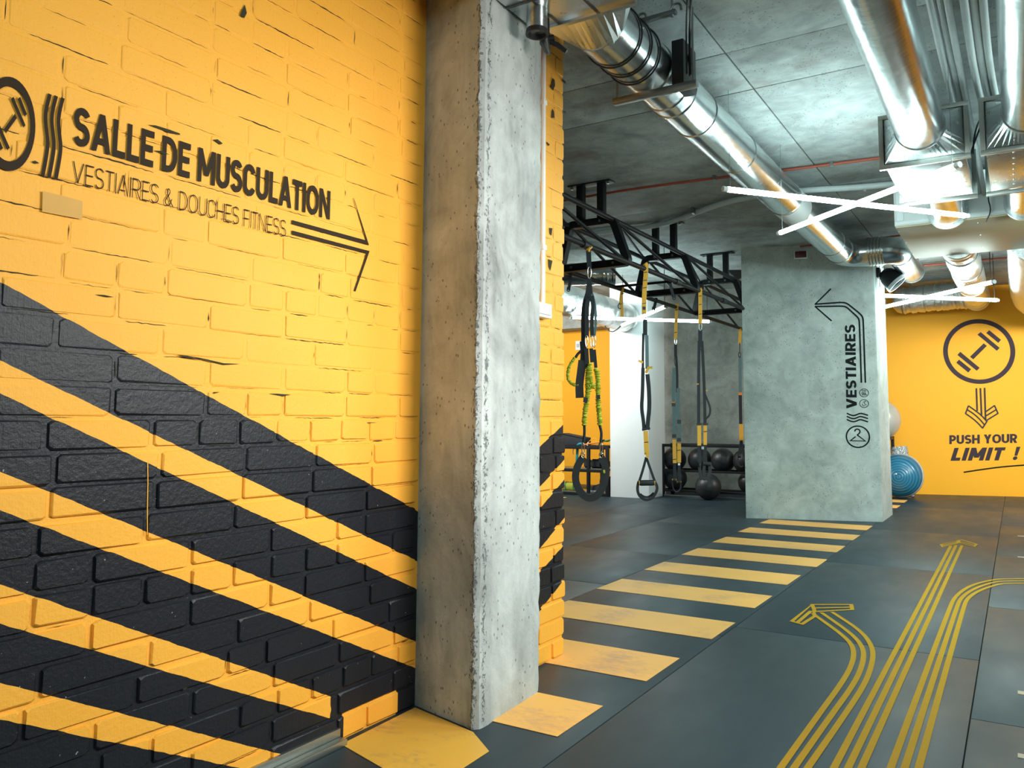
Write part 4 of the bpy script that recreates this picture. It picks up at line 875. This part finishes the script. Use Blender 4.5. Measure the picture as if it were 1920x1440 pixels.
def bungee(t, f, u, pts, r, o=.01, seed=1):
    rr = random.Random(seed); P = smooth3([f(x, y, o) for x, y in pts], 5); P = P[::max(1, len(P)//80)]
    L = sum((P[i+1]-P[i]).length for i in range(len(P)-1)); k = max(12, int(L/.012)); Q = []; R_ = []
    acc = [0]
    for i in range(len(P)-1): acc.append(acc[-1] + (P[i+1]-P[i]).length)
    for j in range(k*2+1):
        d = L*j/(k*2); i = max(0, min(len(P)-2, next((q for q in range(len(acc)) if acc[q] > d), len(acc)-1)-1)); f_ = (d-acc[i])/max(1e-6, acc[i+1]-acc[i])
        Q.append(P[i].lerp(P[i+1], f_) + V((rr.uniform(-1,1), 0, rr.uniform(-1,1)))*(u*.5)); R_.append(r*u*(1.15 if j % 2 else .72)*rr.uniform(.85, 1.15))
    return MB().tube(Q, R_, 10).obj('bungee_cord', M['bungee'], t, 60)
def ticks(t, f, u, pts, o=.006, m='blackp', w=7):
    for x, y in pts: MB().ribbon([f(x-w/2, y+.4, o), f(x+w/2, y-.6, o)], 1.3*u, _Fh, .003).obj('stitching', M[m], t)
# 1: bungee set with hip belt
t, f, u = strap_thing('suspension_strap', 'bungee trainer with lime cords and a black padded hip belt, nearest the wall', hangpt(1103, 465, -2.665))
MB().tube([f(1103, 459, -.035), f(1109, 463, 0), f(1103, 472, .035), f(1097, 466, 0)], .03*.3, 8, closed=True).obj('anchor_loop', M['weby'], t, 50)
web(t, f, u, [(1103, 464), (1103, 474)], 7, 'weby', .03); web(t, f, u, [(1103, 472), (1104, 490), (1105, 506)], 9, 'web', .03)
carabiner(t, f, u, 1105, 513, 8, 22, .03)
web(t, f, u, [(1105, 520), (1103, 540), (1100, 562)], 8, 'web', .03); web(t, f, u, [(1105, 520), (1107, 545), (1110, 566)], 7, 'web', .02)
web(t, f, u, [(1101, 552), (1095, 572), (1093, 600), (1094, 640), (1092, 680), (1090, 716)], 8, 'web', .015)
web(t, f, u, [(1103, 555), (1100, 580), (1100, 605), (1100, 634)], 8, 'web', .03); web(t, f, u, [(1110, 556), (1112, 575), (1109, 600), (1110, 632)], 7, 'web', .03); web(t, f, u, [(1110, 552), (1116, 575), (1117, 605), (1114, 632)], 5, 'webg', .02)
web(t, f, u, [(1093, 640), (1095, 668), (1091, 690)], 12, 'web', .0)
web(t, f, u, [(1092, 676), (1089, 700), (1086, 722), (1087, 746)], 15, 'blackp', .005, 'hanging_pad', .03)
for x in (1099.5, 1109, 1114): carabiner(t, f, u, x, 641, 6, 22, .04)
web(t, f, u, [(1099, 654), (1101, 690)], 8, 'web', .03); web(t, f, u, [(1108, 654), (1110, 680)], 7, 'web', .03); web(t, f, u, [(1114, 656), (1117, 690)], 6, 'web', .02)
tubep(t, f, u, [(1090, 658), (1083, 664), (1079, 671)], 2.4, 'foamb', .01, 'cord_sleeve')
bungee(t, f, u, [(1078, 671), (1068, 684), (1064, 702), (1066, 714), (1073, 721), (1085, 722)], 3.0, .01, 2)
bungee(t, f, u, [(1106, 682), (1104, 705), (1110, 722), (1113, 729), (1106, 722), (1102, 735), (1100, 755), (1096, 775), (1095.5, 798)], 4.6, .035, 3)
bungee(t, f, u, [(1103, 690), (1102, 712), (1103, 735)], 5.2, .03, 6)
bungee(t, f, u, [(1117, 691), (1121, 710), (1121, 740), (1122, 765), (1125, 798)], 4.8, .03, 4)
MB().ribbon([f(1098, 746, .06), f(1097, 755, .06)], 8*u, _Fh, .006).obj('cord_tag', M['blackp'], t); MB().ribbon([f(1121, 741, .06), f(1122, 749, .06)], 6*u, _Fh, .006).obj('cord_tag', M['blackp'], t)
tubep(t, f, u, [(1095.5, 797), (1096, 812), (1094, 829)], 2.6, 'foamb', .03, 'cord_sleeve'); tubep(t, f, u, [(1124, 797), (1128, 812), (1126, 829)], 2.6, 'foamb', .03, 'cord_sleeve')
for x in (1093, 1127): carabiner(t, f, u, x, 841, 6, 22, .04); carabiner(t, f, u, x-.5, 853, 8, 10, .04)
web(t, f, u, [(1094, 856), (1082, 873), (1078, 895), (1083, 915), (1095, 930), (1108, 934), (1121, 928), (1130, 913), (1136, 893), (1136, 875), (1127, 857)], [13*u*k for k in (1,)] [0]/u, 'foamb', .02, 'hip_belt', .035)
web(t, f, u, [(1131, 872), (1128, 890), (1126, 905)], 5, 'blackp', .045, 'belt_strap'); MB().ribbon([f(1132, 880, .06), f(1132.5, 886, .06)], 3.5*u, _Fh, .003).obj('belt_tag', M['bungee'], t)
# 2: nearest trainer with a handle low over the floor
t, f, u = strap_thing('suspension_strap', 'suspension trainer with a stirrup handle, in front of the white column', hangpt(1210, 500, -2.665))
web(t, f, u, [(1211, 498), (1210, 520), (1207, 555), (1207, 590)], 8.5, 'weby', .03); ticks(t, f, u, [(1209, 512), (1209, 527), (1208, 541), (1207, 570)], .034); MB().ribbon([f(1207, 576, .036), f(1207, 582, .036)], 5*u, _Fh, .003).obj('label_patch', M['blackp'], t)
MB().tube([f(1215, 499, -.03), f(1212, 494, 0), f(1207, 499, .032)], .012, 8).obj('anchor_loop', M['weby'], t, 50)
carabiner(t, f, u, 1208, 594, 7, 13, .03); web(t, f, u, [(1209, 600), (1209, 629)], 8, 'web', .03)
web(t, f, u, [(1206, 626), (1205, 660), (1205, 700), (1203, 740)], 4.5, 'web', .02); web(t, f, u, [(1212, 629), (1213, 692)], 6.5, 'webg', .02)
MB().ribbon([f(1205, 680, .03), f(1196, 677, .035)], 4*u, _Fh, .004).obj('pull_tab', M['weby'], t); MB().ribbon([f(1210, 700, .04), f(1215, 690, .045), f(1222, 690, .05)], 5*u, _Fh, .004).obj('pull_tab', M['weby'], t)
web(t, f, u, [(1205, 690), (1204, 740), (1202, 765), (1206, 790), (1207, 806)], 6.5, 'web', .03); web(t, f, u, [(1213, 702), (1216, 730), (1217, 765), (1214, 790), (1213, 806)], 7.5, 'web', .035)
MB().ribbon([f(1203, 806, .04), f(1218, 803, .04)], 4*u, _Fh, .012).obj('buckle', M['blackp'], t)
web(t, f, u, [(1210, 808), (1211, 830), (1212, 852)], 8.5, 'weby', .03); ticks(t, f, u, [(1211, 829)], .034); MB().ribbon([f(1213, 848, .04), f(1213, 858, .04)], 5*u, _Fh, .006).obj('label_patch', M['amber'], t)
web(t, f, u, [(1211, 857), (1205, 880), (1198, 902)], 4.5, 'web', .03); web(t, f, u, [(1211, 857), (1219, 880), (1227, 902)], 4.5, 'web', .03)
MB().tube([f(1199, 905, .03), f(1201, 905, .03), f(1224, 904.5, .03), f(1226, 904.5, .03)], [4.6*u, 5.2*u, 5.2*u, 4.6*u], 16).obj('handle', M['foamb'], t, 40); hd = t.children[-1]
for x in (1198, 1226.5): MB().tube([f(x-.8, 904.8, .03), f(x+.8, 904.8, .03)], 4.2*u, 12).obj('handle_cap', M['weby'], hd, 40)
web(t, f, u, [(1197, 902), (1194, 915), (1197, 928), (1205, 935), (1213, 937), (1223, 933), (1230, 922), (1232, 912), (1227, 903)], 5, 'web', .03, 'foot_loop', .012); web(t, f, u, [(1200, 926), (1208, 932), (1217, 932), (1226, 924)], 3.5, 'web', .0, 'foot_loop', .012)
# 3: far pair with grey webbing
t, f, u = strap_thing('suspension_strap', 'suspension trainer with blue grey webbing, just right of the white column', hangpt(1268, 570, -3.29))
web(t, f, u, [(1269, 570), (1267, 600), (1266, 636)], 6, 'weby', .03); ticks(t, f, u, [(1268, 582), (1267, 603), (1266, 624)], .034, w=5); carabiner(t, f, u, 1266, 641, 5, 11, .03)
web(t, f, u, [(1266, 646), (1266, 669)], 5.5, 'web', .03); tubep(t, f, u, [(1265, 668), (1263, 677), (1266, 687)], .7, 'blackp', .03, 'cord_loop'); web(t, f, u, [(1267, 668), (1269, 700), (1269, 736)], 4.5, 'web', .03)
web(t, f, u, [(1263, 690), (1262, 725), (1262, 757)], 6, 'webg', .035); web(t, f, u, [(1271, 728), (1270, 760), (1271, 790)], 6, 'webg', .035)
MB().ribbon([f(1262, 754, .045), f(1262, 762, .045)], 7*u, _Fh, .006).obj('buckle', M['blackp'], t); MB().ribbon([f(1258, 754.5, .05), f(1265, 755, .05)], 2*u, _Fh, .004).obj('pull_tab', M['orange'], t)
web(t, f, u, [(1263, 762), (1263, 820)], 6, 'webg', .035); web(t, f, u, [(1273, 790), (1273, 826)], 6, 'webg', .035)
for x, y in ((1263, 817), (1272, 824), (1272, 790)): MB().ribbon([f(x, y-3, .045), f(x, y+4, .045)], 7.5*u, _Fh, .01).obj('buckle', M['blackp'], t)
web(t, f, u, [(1263.5, 824), (1264.5, 868)], 7, 'weby', .035); web(t, f, u, [(1272.5, 831), (1272.5, 867)], 7, 'weby', .035); ticks(t, f, u, [(1264, 861), (1272, 844)], .04, w=6)
MB().ribbon([f(1272, 868, .05), f(1272, 872, .05)], 4*u, _Fh, .004).obj('label_patch', M['white'], t)
web(t, f, u, [(1264.5, 868), (1264, 885), (1266, 900)], 5.5, 'web', .03); web(t, f, u, [(1272.5, 868), (1273, 890), (1274, 905)], 5.5, 'web', .03)
for x, y in ((1263, 899), (1272, 903)):
    MB().tube([f(x-3, y, .05), f(x+3, y, .05)], 2.6*u, 12).obj('handle', M['foamb'], t, 40); hd = t.children[-1]
    for d in (-3.3, 3.3): MB().tube([f(x+d-.5, y, .05), f(x+d+.5, y, .05)], 2.0*u, 10).obj('handle_cap', M['weby'], hd, 40)
tubep(t, f, u, [(1260, 899), (1260, 912), (1264, 921), (1270, 923), (1276, 915), (1275, 903)], 1.4, 'foamb', .03, 'foot_loop')
# 4: pair in front of the rack
t, f, u = strap_thing('suspension_strap', 'suspension trainer with twin black straps and a foam handle, before the ball rack', hangpt(1312, 545, -2.665))
web(t, f, u, [(1312, 543), (1312, 575), (1312, 609)], 7, 'weby', .03); ticks(t, f, u, [(1312, 556), (1312, 572), (1312, 590)], .034, w=5); carabiner(t, f, u, 1312, 614, 7, 13, .03, 'rod')
MB().tube([f(1317, 545, -.03), f(1314, 541, 0), f(1309, 546, .032)], .011, 8).obj('anchor_loop', M['weby'], t, 50)
web(t, f, u, [(1312, 619), (1312, 642)], 7.5, 'web', .03); web(t, f, u, [(1310, 640), (1309, 700), (1309, 760), (1309, 798)], 5.5, 'web', .03); web(t, f, u, [(1315, 640), (1318, 690), (1320, 745), (1321, 798)], 5.5, 'web', .03)
tubep(t, f, u, [(1312, 656), (1315, 657), (1317, 656)], .8, 'web', .035, 'cord_loop'); web(t, f, u, [(1321, 740), (1331, 764), (1330, 778), (1323, 785)], 3.5, 'web', .03, 'strap_tail')
for x, y in ((1307, 721), (1324, 733)): MB().ribbon([f(x-2, y, .04), f(x+2, y-1, .04)], 2.2*u, _Fh, .004).obj('pull_tab', M['weby'], t)
for x in (1309.5, 1321): MB().ribbon([f(x-5, 795, .045), f(x+5, 795, .045)], 3.5*u, _Fh, .012).obj('buckle', M['blackp'], t)
web(t, f, u, [(1310, 797), (1310, 835)], 7, 'weby', .035); web(t, f, u, [(1321, 797), (1321, 834)], 6.5, 'weby', .035); ticks(t, f, u, [(1321, 809)], .04, w=6); MB().ribbon([f(1316, 837, .05), f(1316, 842, .05)], 4.5*u, _Fh, .004).obj('label_patch', M['grey'], t)
web(t, f, u, [(1310, 835), (1310, 852), (1311, 869)], 7, 'web', .035); web(t, f, u, [(1321, 834), (1320, 850), (1322, 868)], 6.5, 'web', .035)
MB().tube([f(1317, 868, .05), f(1331, 869.5, .05)], 3.6*u, 14).obj('handle', M['foamb'], t, 40); MB().tube([f(1309.5, 867, .06), f(1309.5, 873, .06)], 3.6*u, 14).obj('handle', M['foamb'], t, 40)
for pts in ([(1310, 872), (1311, 885), (1315, 899)], [(1319, 872), (1318, 888), (1320, 900)], [(1330, 872), (1330, 885), (1326, 896), (1323, 898)]): web(t, f, u, pts, 5.5, 'foamb', .04, 'foot_loop', .015)
# 5: last one against the pillar
t, f, u = strap_thing('suspension_strap', 'single suspension strap right against the left edge of the concrete pillar', hangpt(1386.5, 615, -3.29))
web(t, f, u, [(1387, 616), (1386, 645)], 5.5, 'weby', .03); tubep(t, f, u, [(1386, 643), (1386, 662)], .8, 'blackp', .03); carabiner(t, f, u, 1386, 666, 5, 9, .03, 'blackp')
web(t, f, u, [(1386.5, 669), (1387, 736)], 5.5, 'webg', .03); MB().ribbon([f(1387, 736, .035), f(1387, 741, .035)], 6*u, _Fh, .006).obj('buckle', M['orange'], t)
web(t, f, u, [(1387, 741), (1388, 795)], 6, 'web', .03); web(t, f, u, [(1388.5, 795), (1389, 826)], 7.5, 'weby', .035); MB().ribbon([f(1389, 820, .045), f(1389, 825, .045)], 8*u, _Fh, .006).obj('label_patch', M['amber'], t)
web(t, f, u, [(1389, 826), (1386, 845), (1384, 858)], 5, 'web', .03); web(t, f, u, [(1389, 826), (1392, 845), (1395, 856)], 5, 'web', .03); MB().tube([f(1383, 854, .04), f(1388, 856, .04)], 3*u, 12).obj('handle', M['foamb'], t, 40)
tubep(t, f, u, [(1383, 857), (1382, 868), (1386, 876), (1392, 874)], 1.6, 'foamb', .03, 'foot_loop')
# short loops
t, f, u = strap_thing('anchor_strap', 'short yellow strap loop hanging free at the rig left side', hangpt(1165, 540, -3.29), 'strap', 'short loops on the rig')
web(t, f, u, [(1167, 539), (1165, 553), (1163, 566), (1166, 580), (1166, 594)], 6, 'weby', .03); ticks(t, f, u, [(1167, 552), (1163, 571)], .035, w=5); tubep(t, f, u, [(1162, 568), (1158, 574), (1160, 580), (1164, 579)], .8, 'blackp', .03, 'clip')
for x0, pts, lab in ((1070, [(1070, 512), (1069, 530), (1066, 545)], 'short black strap loop hanging next to the brick wall end'), (1228, [(1230, 559), (1228, 570), (1225, 582)], 'short black strap hanging above the white column'), (1256, [(1255, 528), (1257, 540), (1263, 560)], 'short black strap slanting inside the rig near its middle frame')):
    t, f, u = strap_thing('anchor_strap', lab, hangpt(pts[0][0], pts[0][1], -3.29) if x0 != 1256 else onz(1255, 528, 2.36), 'strap', 'short loops on the rig')
    web(t, f, u, pts, 5.5, 'web', .03); tubep(t, f, u, [(pts[-1][0]-2, pts[-1][1]-6), (pts[-1][0]-3, pts[-1][1]+2), (pts[-1][0]+2, pts[-1][1]+3), (pts[-1][0]+3, pts[-1][1]-5)], .9, 'blackp', .035, 'clip')

# ------------------------------------------------------------------ ball rack with medicine balls
RY = 10.44
rx0, rx1 = ony(1240.5, 880, RY).x, -3.0
rz = lambda y: ony(1300, y, RY).z
rk = thing('ball_rack', 'black steel two tier rack of medicine balls by the raw concrete wall', 'rack', ((rx0+rx1)/2, RY+.18, 0))
for y in (RY, RY+.36):
    for x in (rx0+.02, rx1): MB().box((x-.022, y-.022, 0), (x+.022, y+.022, rz(833))).obj('post', M['blackm'], rk, bevel=.003)
    MB().box((rx0, y-.02, rz(836)-.018), (rx1, y+.02, rz(833))).obj('top_rail', M['blackm'], rk, bevel=.003)
sz = rz(881.5)
for z in (sz, .10):
    for y in (RY, RY+.36): MB().box((rx0, y-.016, z-.03), (rx1, y+.016, z)).obj('shelf_rail', M['blackm'], rk, bevel=.003)
    for x in (rx0+.02, rx1): MB().box((x-.016, RY, z-.03), (x+.016, RY+.36, z)).obj('cross_bar', M['blackm'], rk, bevel=.003)
MB().box((rx0, RY-.02, 0.0), (rx1, RY+.02, .025)).obj('floor_rail', M['rod'], rk, bevel=.003)
def ball(px_, py_, r, Y, z, label):
    c = ony(px_, py_, Y); c.z = z + r if z is not None else c.z
    t = thing('medicine_ball', label, 'ball', (c.x, c.y, c.z - r), 'black medicine balls')
    MB().sphere(c, r, 32, 20).obj('shell', M['ball'], t, 60); sh = t.children[-1]
    for ax in ((.3, -.1, 1), (1, .2, .1)):
        a = V(ax).normalized(); u1 = a.orthogonal().normalized(); u2 = a.cross(u1)
        MB().tube([c + (u1*math.cos(q) + u2*math.sin(q))*r for q in [2*math.pi*i/40 for i in range(40)]], .0028, 5, closed=True).obj('seam', M['blackp'], sh, 60)
br = .172
q0 = math.sqrt(max(0, br*br - .18*.18))
for x, lab in ((1265, 'black ball on the upper shelf at the left end of the rack'), (1312, 'black ball on the upper shelf, second from the left'), (1355.5, 'black ball on the upper shelf, third from the left'), (1397, 'black ball on the upper shelf half hidden by the concrete pillar')):
    ball(x, 862, br*.985, RY+.18, sz-.03, lab)
ball(1266, 905, br*1.0, RY+.18, .075, 'black ball on the lower shelf at the left end of the rack'); ball(1405, 905, br*.9, RY+.18, .075, 'black ball on the lower shelf mostly hidden by the pillar')
ball(1328, 905, br*1.03, RY-.20, 0, 'black medicine ball standing on the floor in front of the rack')

# ------------------------------------------------------------------ low shelf at the far left with small kit
LY = ony(1100, 926, 1).y; LY = onz(1100, 929, 0).y
lz = lambda y: ony(1100, y, LY).z
lx0, lx1 = -7.4, onx(1143, 880, -5.0).x; lx1 = ony(1146, 880, LY).x - .06
ls = thing('kit_shelf', 'black open shelf with bands and pads along the far left yellow wall', 'shelf', ((lx0+lx1)/2, LY+.2, 0))
px_ = [ony(x, 880, LY).x for x in (1103.5, )]
for y in (LY, LY+.42):
    for x in (lx0, lx1, px_[0]): MB().box((x-.022, y-.022, 0), (x+.022, y+.022, lz(838))).obj('post', M['blackm'], ls, bevel=.003)
for k, z in enumerate((lz(837), lz(880), lz(924))):
    for y in (LY, LY+.42): MB().box((lx0, y-.02, z-.04), (lx1, y+.02, z)).obj('shelf_rail', M['blackm'], ls, bevel=.003)
    MB().box((lx0, LY, z), (lx1, LY+.42, z+.012)).obj('shelf_board', M['alu'] if k else M['blackm'], ls, bevel=.002)
zt_ = lz(837) + .012
LP = (px_[0], LY+.1, 0)
g = lambda x, y, o=0: ony(x, y, LY+.08) + V((0, o, 0))
t = thing('folded_mat', 'dark sloping folded mat lying on top of the low shelf at far left', 'mat', g(1066, 836)); mb = MB()
a, b, c_ = g(1050, 812), g(1093, 821), g(1093, 836); d = g(1050, 836)
c_.z = d.z = zt_
mb.add([a, b, c_, d] + [q + V((0,.25,0)) for q in (a, b, c_, d)], [(0,1,2,3),(7,6,5,4),(0,4,5,1),(1,5,6,2),(2,6,7,3),(3,7,4,0)]); mb.obj('pad', M['web'], t, bevel=.01); MB().bar(a+V((0,-.004,.0)), b+V((0,-.004,.0)), .012, .012).obj('piping', M['blackp'], t)
def band(label, pts, m, r=.009):
    P = [g(x, y, random.uniform(-.03, .03)) for x, y in pts]; o = MB().tube(smooth3(P, 3), r, 8).obj('resistance_band', M[m], None, 50, origin=P[0]); tag(o, label, 'exercise band', 'exercise bands on the low shelf')
band('teal rubber band hanging over the front of the low shelf', [(1092, 832), (1084, 833), (1082, 845), (1083, 858), (1082, 870)], 'teal', .02)
band('pale grey thin band looped over the low shelf edge', [(1090, 831), (1080, 836), (1074, 845), (1076, 852)], 'grey', .006)
band('orange rubber band lying across the low shelf top', [(1086, 838), (1098, 833), (1112, 831), (1124, 829), (1130, 831)], 'orange', .012)
band('white thin band coiled beside the orange band', [(1102, 829), (1101, 835), (1108, 838), (1118, 836), (1126, 831)], 'white', .006)
band('green rubber band lying near the white column', [(1124, 828), (1132, 827), (1140, 826), (1146, 825)], 'green', .012)
band('black rubber band tangled near the white column', [(1124, 833), (1131, 823), (1138, 829), (1146, 823)], 'blackp', .009)
t = thing('wire_tangle', 'thin amber wire tangle standing on the low shelf', 'cord', g(1113, 830))
MB().tube(smooth3([g(1104, 828), g(1110, 824), g(1115, 820), (g(1108, 829)), g(1118, 827), g(1121, 829), g(1114, 819), g(1105, 827)], 2), .004, 6).obj('strand', M['amber'], t)
t = thing('lime_roll', 'lime green rolled mat on the bottom tier of the low shelf', 'mat', g(1070, 918)); z0 = lz(924)+.012
mb = MB(); c0, c1_ = g(1052, 915, .06), g(1082, 917, .06); c0.z = c1_.z = z0 + .06; mb.tube([c0, c1_], .06, 20); mb.obj('mat', M['lime'], t, 40)
for q in (.25, .75): rb = MB(); ringz(rb, c0.lerp(c1_, q), c1_-c0, .06, .02, .003, 20); rb.obj('strap', M['green'], t, 40)
t = thing('trainer_shoe', 'dark lump of kit like a shoe on the bottom tier of the low shelf', 'shoe', g(1118, 920)); c = g(1118, 912, .05); c.z = z0
mb = MB(); L_ = .30; prof = [(0,.0,.05),(.05,.0,.10),(.10,.0,.115),(.16,.0,.09),(.22,0,.07),(.28,0,.05),(.31,0,.02)]
vs = []
for (x, _, h_) in prof:
    for k in range(9): a = math.pi*k/8; vs.append(c + V((-x+.15, -math.cos(a)*.05, .012+math.sin(a)*h_)))
fs = [(i*9+k, i*9+k+1, (i+1)*9+k+1, (i+1)*9+k) for i in range(6) for k in range(8)] + [tuple(range(9)), tuple(range(54, 63))] + [(i*9, (i+1)*9, (i+1)*9+8, i*9+8) for i in range(6)]
mb.add(vs, fs); mb.obj('upper', M['web'], t, 60); MB().prism([(c.x-.17, c.y-.055), (c.x+.16, c.y-.055), (c.x+.16, c.y+.055), (c.x-.17, c.y+.055)], z0, z0+.018).obj('sole', M['grey'], t, bevel=.005)
t = thing('carton', 'small reddish brown carton at the right end of the low shelf', 'box', g(1140, 920)); a = g(1137, 924); MB().box((a.x, LY+.03, z0), (lx1-.03, LY+.3, z0+.22)).obj('body', M['brown'], t, bevel=.004); MB().box((a.x+.002, LY+.15, z0+.2195), (lx1-.032, LY+.18, z0+.222)).obj('tape', M['grey'], t)
for k, (x, lab) in enumerate(((1108, 'left black hex dumbbell on the middle tier of the low shelf'), (1121, 'right black hex dumbbell on the middle tier of the low shelf'))):
    zz = lz(880)+.012; c = g(x, 873, .08); t = thing('dumbbell', lab, 'dumbbell', (c.x, c.y, zz), 'dumbbells on the low shelf'); zc = zz + .062
    MB().tube([(c.x-.10, c.y, zc), (c.x+.10, c.y, zc)], .016, 12).obj('handle', M['rod'], t, 40)
    for s_ in (-1, 1): MB().tube([(c.x+s_*.055, c.y, zc), (c.x+s_*.13, c.y, zc)], .068, 6).obj('weight', M['ball'], t)
t = thing('wall_switch', 'small white switch plate on the far left yellow wall', 'switch', ony(1085, 647, 11.6)); c = V(t.location); MB().box((c.x-.05, 11.575, c.z-.09), (c.x+.05, 11.603, c.z+.07)).obj('plate', M['white'], t, bevel=.005); MB().box((c.x-.025, 11.57, c.z-.04), (c.x+.025, 11.58, c.z+.02)).obj('rocker', M['grey'], t, bevel=.003)

# ------------------------------------------------------------------ balls and rollers by the far wall
BY = 11.80
bc = ony(1689, 893, BY); brad = 41*pxm(bc); bc.z = brad + .004; aim = V((-.1, -1, .16)).normalized()
t = thing('balance_dome', 'blue ribbed balance dome standing on its rim by the far wall', 'balance trainer', (bc.x, bc.y, 0))
dm = MB(); prof = []
for i in range(25):
    a = math.pi/2*i/24; rr_ = .95*brad*math.cos(a); prof.append((rr_ + (.0035 if i % 2 else 0), .03 + .23*math.sin(a)))
dm.lathe(prof, bc, aim, 48); dome = dm.obj('dome', M['bosu'], t, 25, origin=bc)
MB().lathe([(0,-.045),(.86*brad,-.045),(.97*brad,-.02),(1.0*brad,.01),(.97*brad,.04),(.9*brad,.045)], bc, aim, 48).obj('rim', M['grey'], t, 40)
MB().lathe([(0,.262),(.018,.258),(.022,.25)], bc, aim, 16).obj('valve_plug', M['white'], t, 40)
sc_ = ony(1649, 787, 12.02); sr = 37.5*pxm(sc_)
gb = tag(MB().sphere(sc_, sr, 48, 30).obj('gym_ball', M['silver'], None, 60, origin=sc_), 'big silver grey gym ball above the blue dome, half hidden by the pillar', 'ball')
rtop = sc_.z - sr*.97; rxr = ony(1672.5, 830, 12.02).x
bs = thing('ball_stand', 'dark square tube stand carrying the silver gym ball behind the pillar', 'rack', (rxr-.3, 12.02, 0))
for x in (rxr-.02, rxr-.62):
    for y in (11.80, 12.24): MB().box((x-.022, y-.022, 0), (x+.022, y+.022, rtop+.04)).obj('post', M['blackm'], bs, bevel=.003)
for z in (rtop+.03, rtop*.45):
    for y in (11.80, 12.24): MB().box((rxr-.62, y-.02, z-.035), (rxr-.02, y+.02, z)).obj('rail', M['blackm'], bs, bevel=.003)
    for x in (rxr-.02, rxr-.62): MB().box((x-.02, 11.80, z-.035), (x+.02, 12.24, z)).obj('rail', M['blackm'], bs, bevel=.003)
fy = 12.06; fb = ony(1690, 920, fy); ft = ony(1685, 838, fy); r_ = 15*pxm(ft); fb.z = 0
fa = V((fb.x+.06, fy, .0)); fe = V((ft.x-.005, fy+.05, ft.z))
t = thing('foam_roller', 'speckled grey foam roller standing behind the blue dome', 'foam roller', fa)
MB().tube([fa, fa.lerp(fe, .03), fa.lerp(fe, .96), fe], [r_*.96, r_, r_, r_*.93], 28).obj('body', M['speck'], t, 40); MB().tube([fe - (fe-fa).normalized()*.003, fe + (fe-fa).normalized()*.002], r_*.4, 20).obj('core', M['blackp'], t, 40)
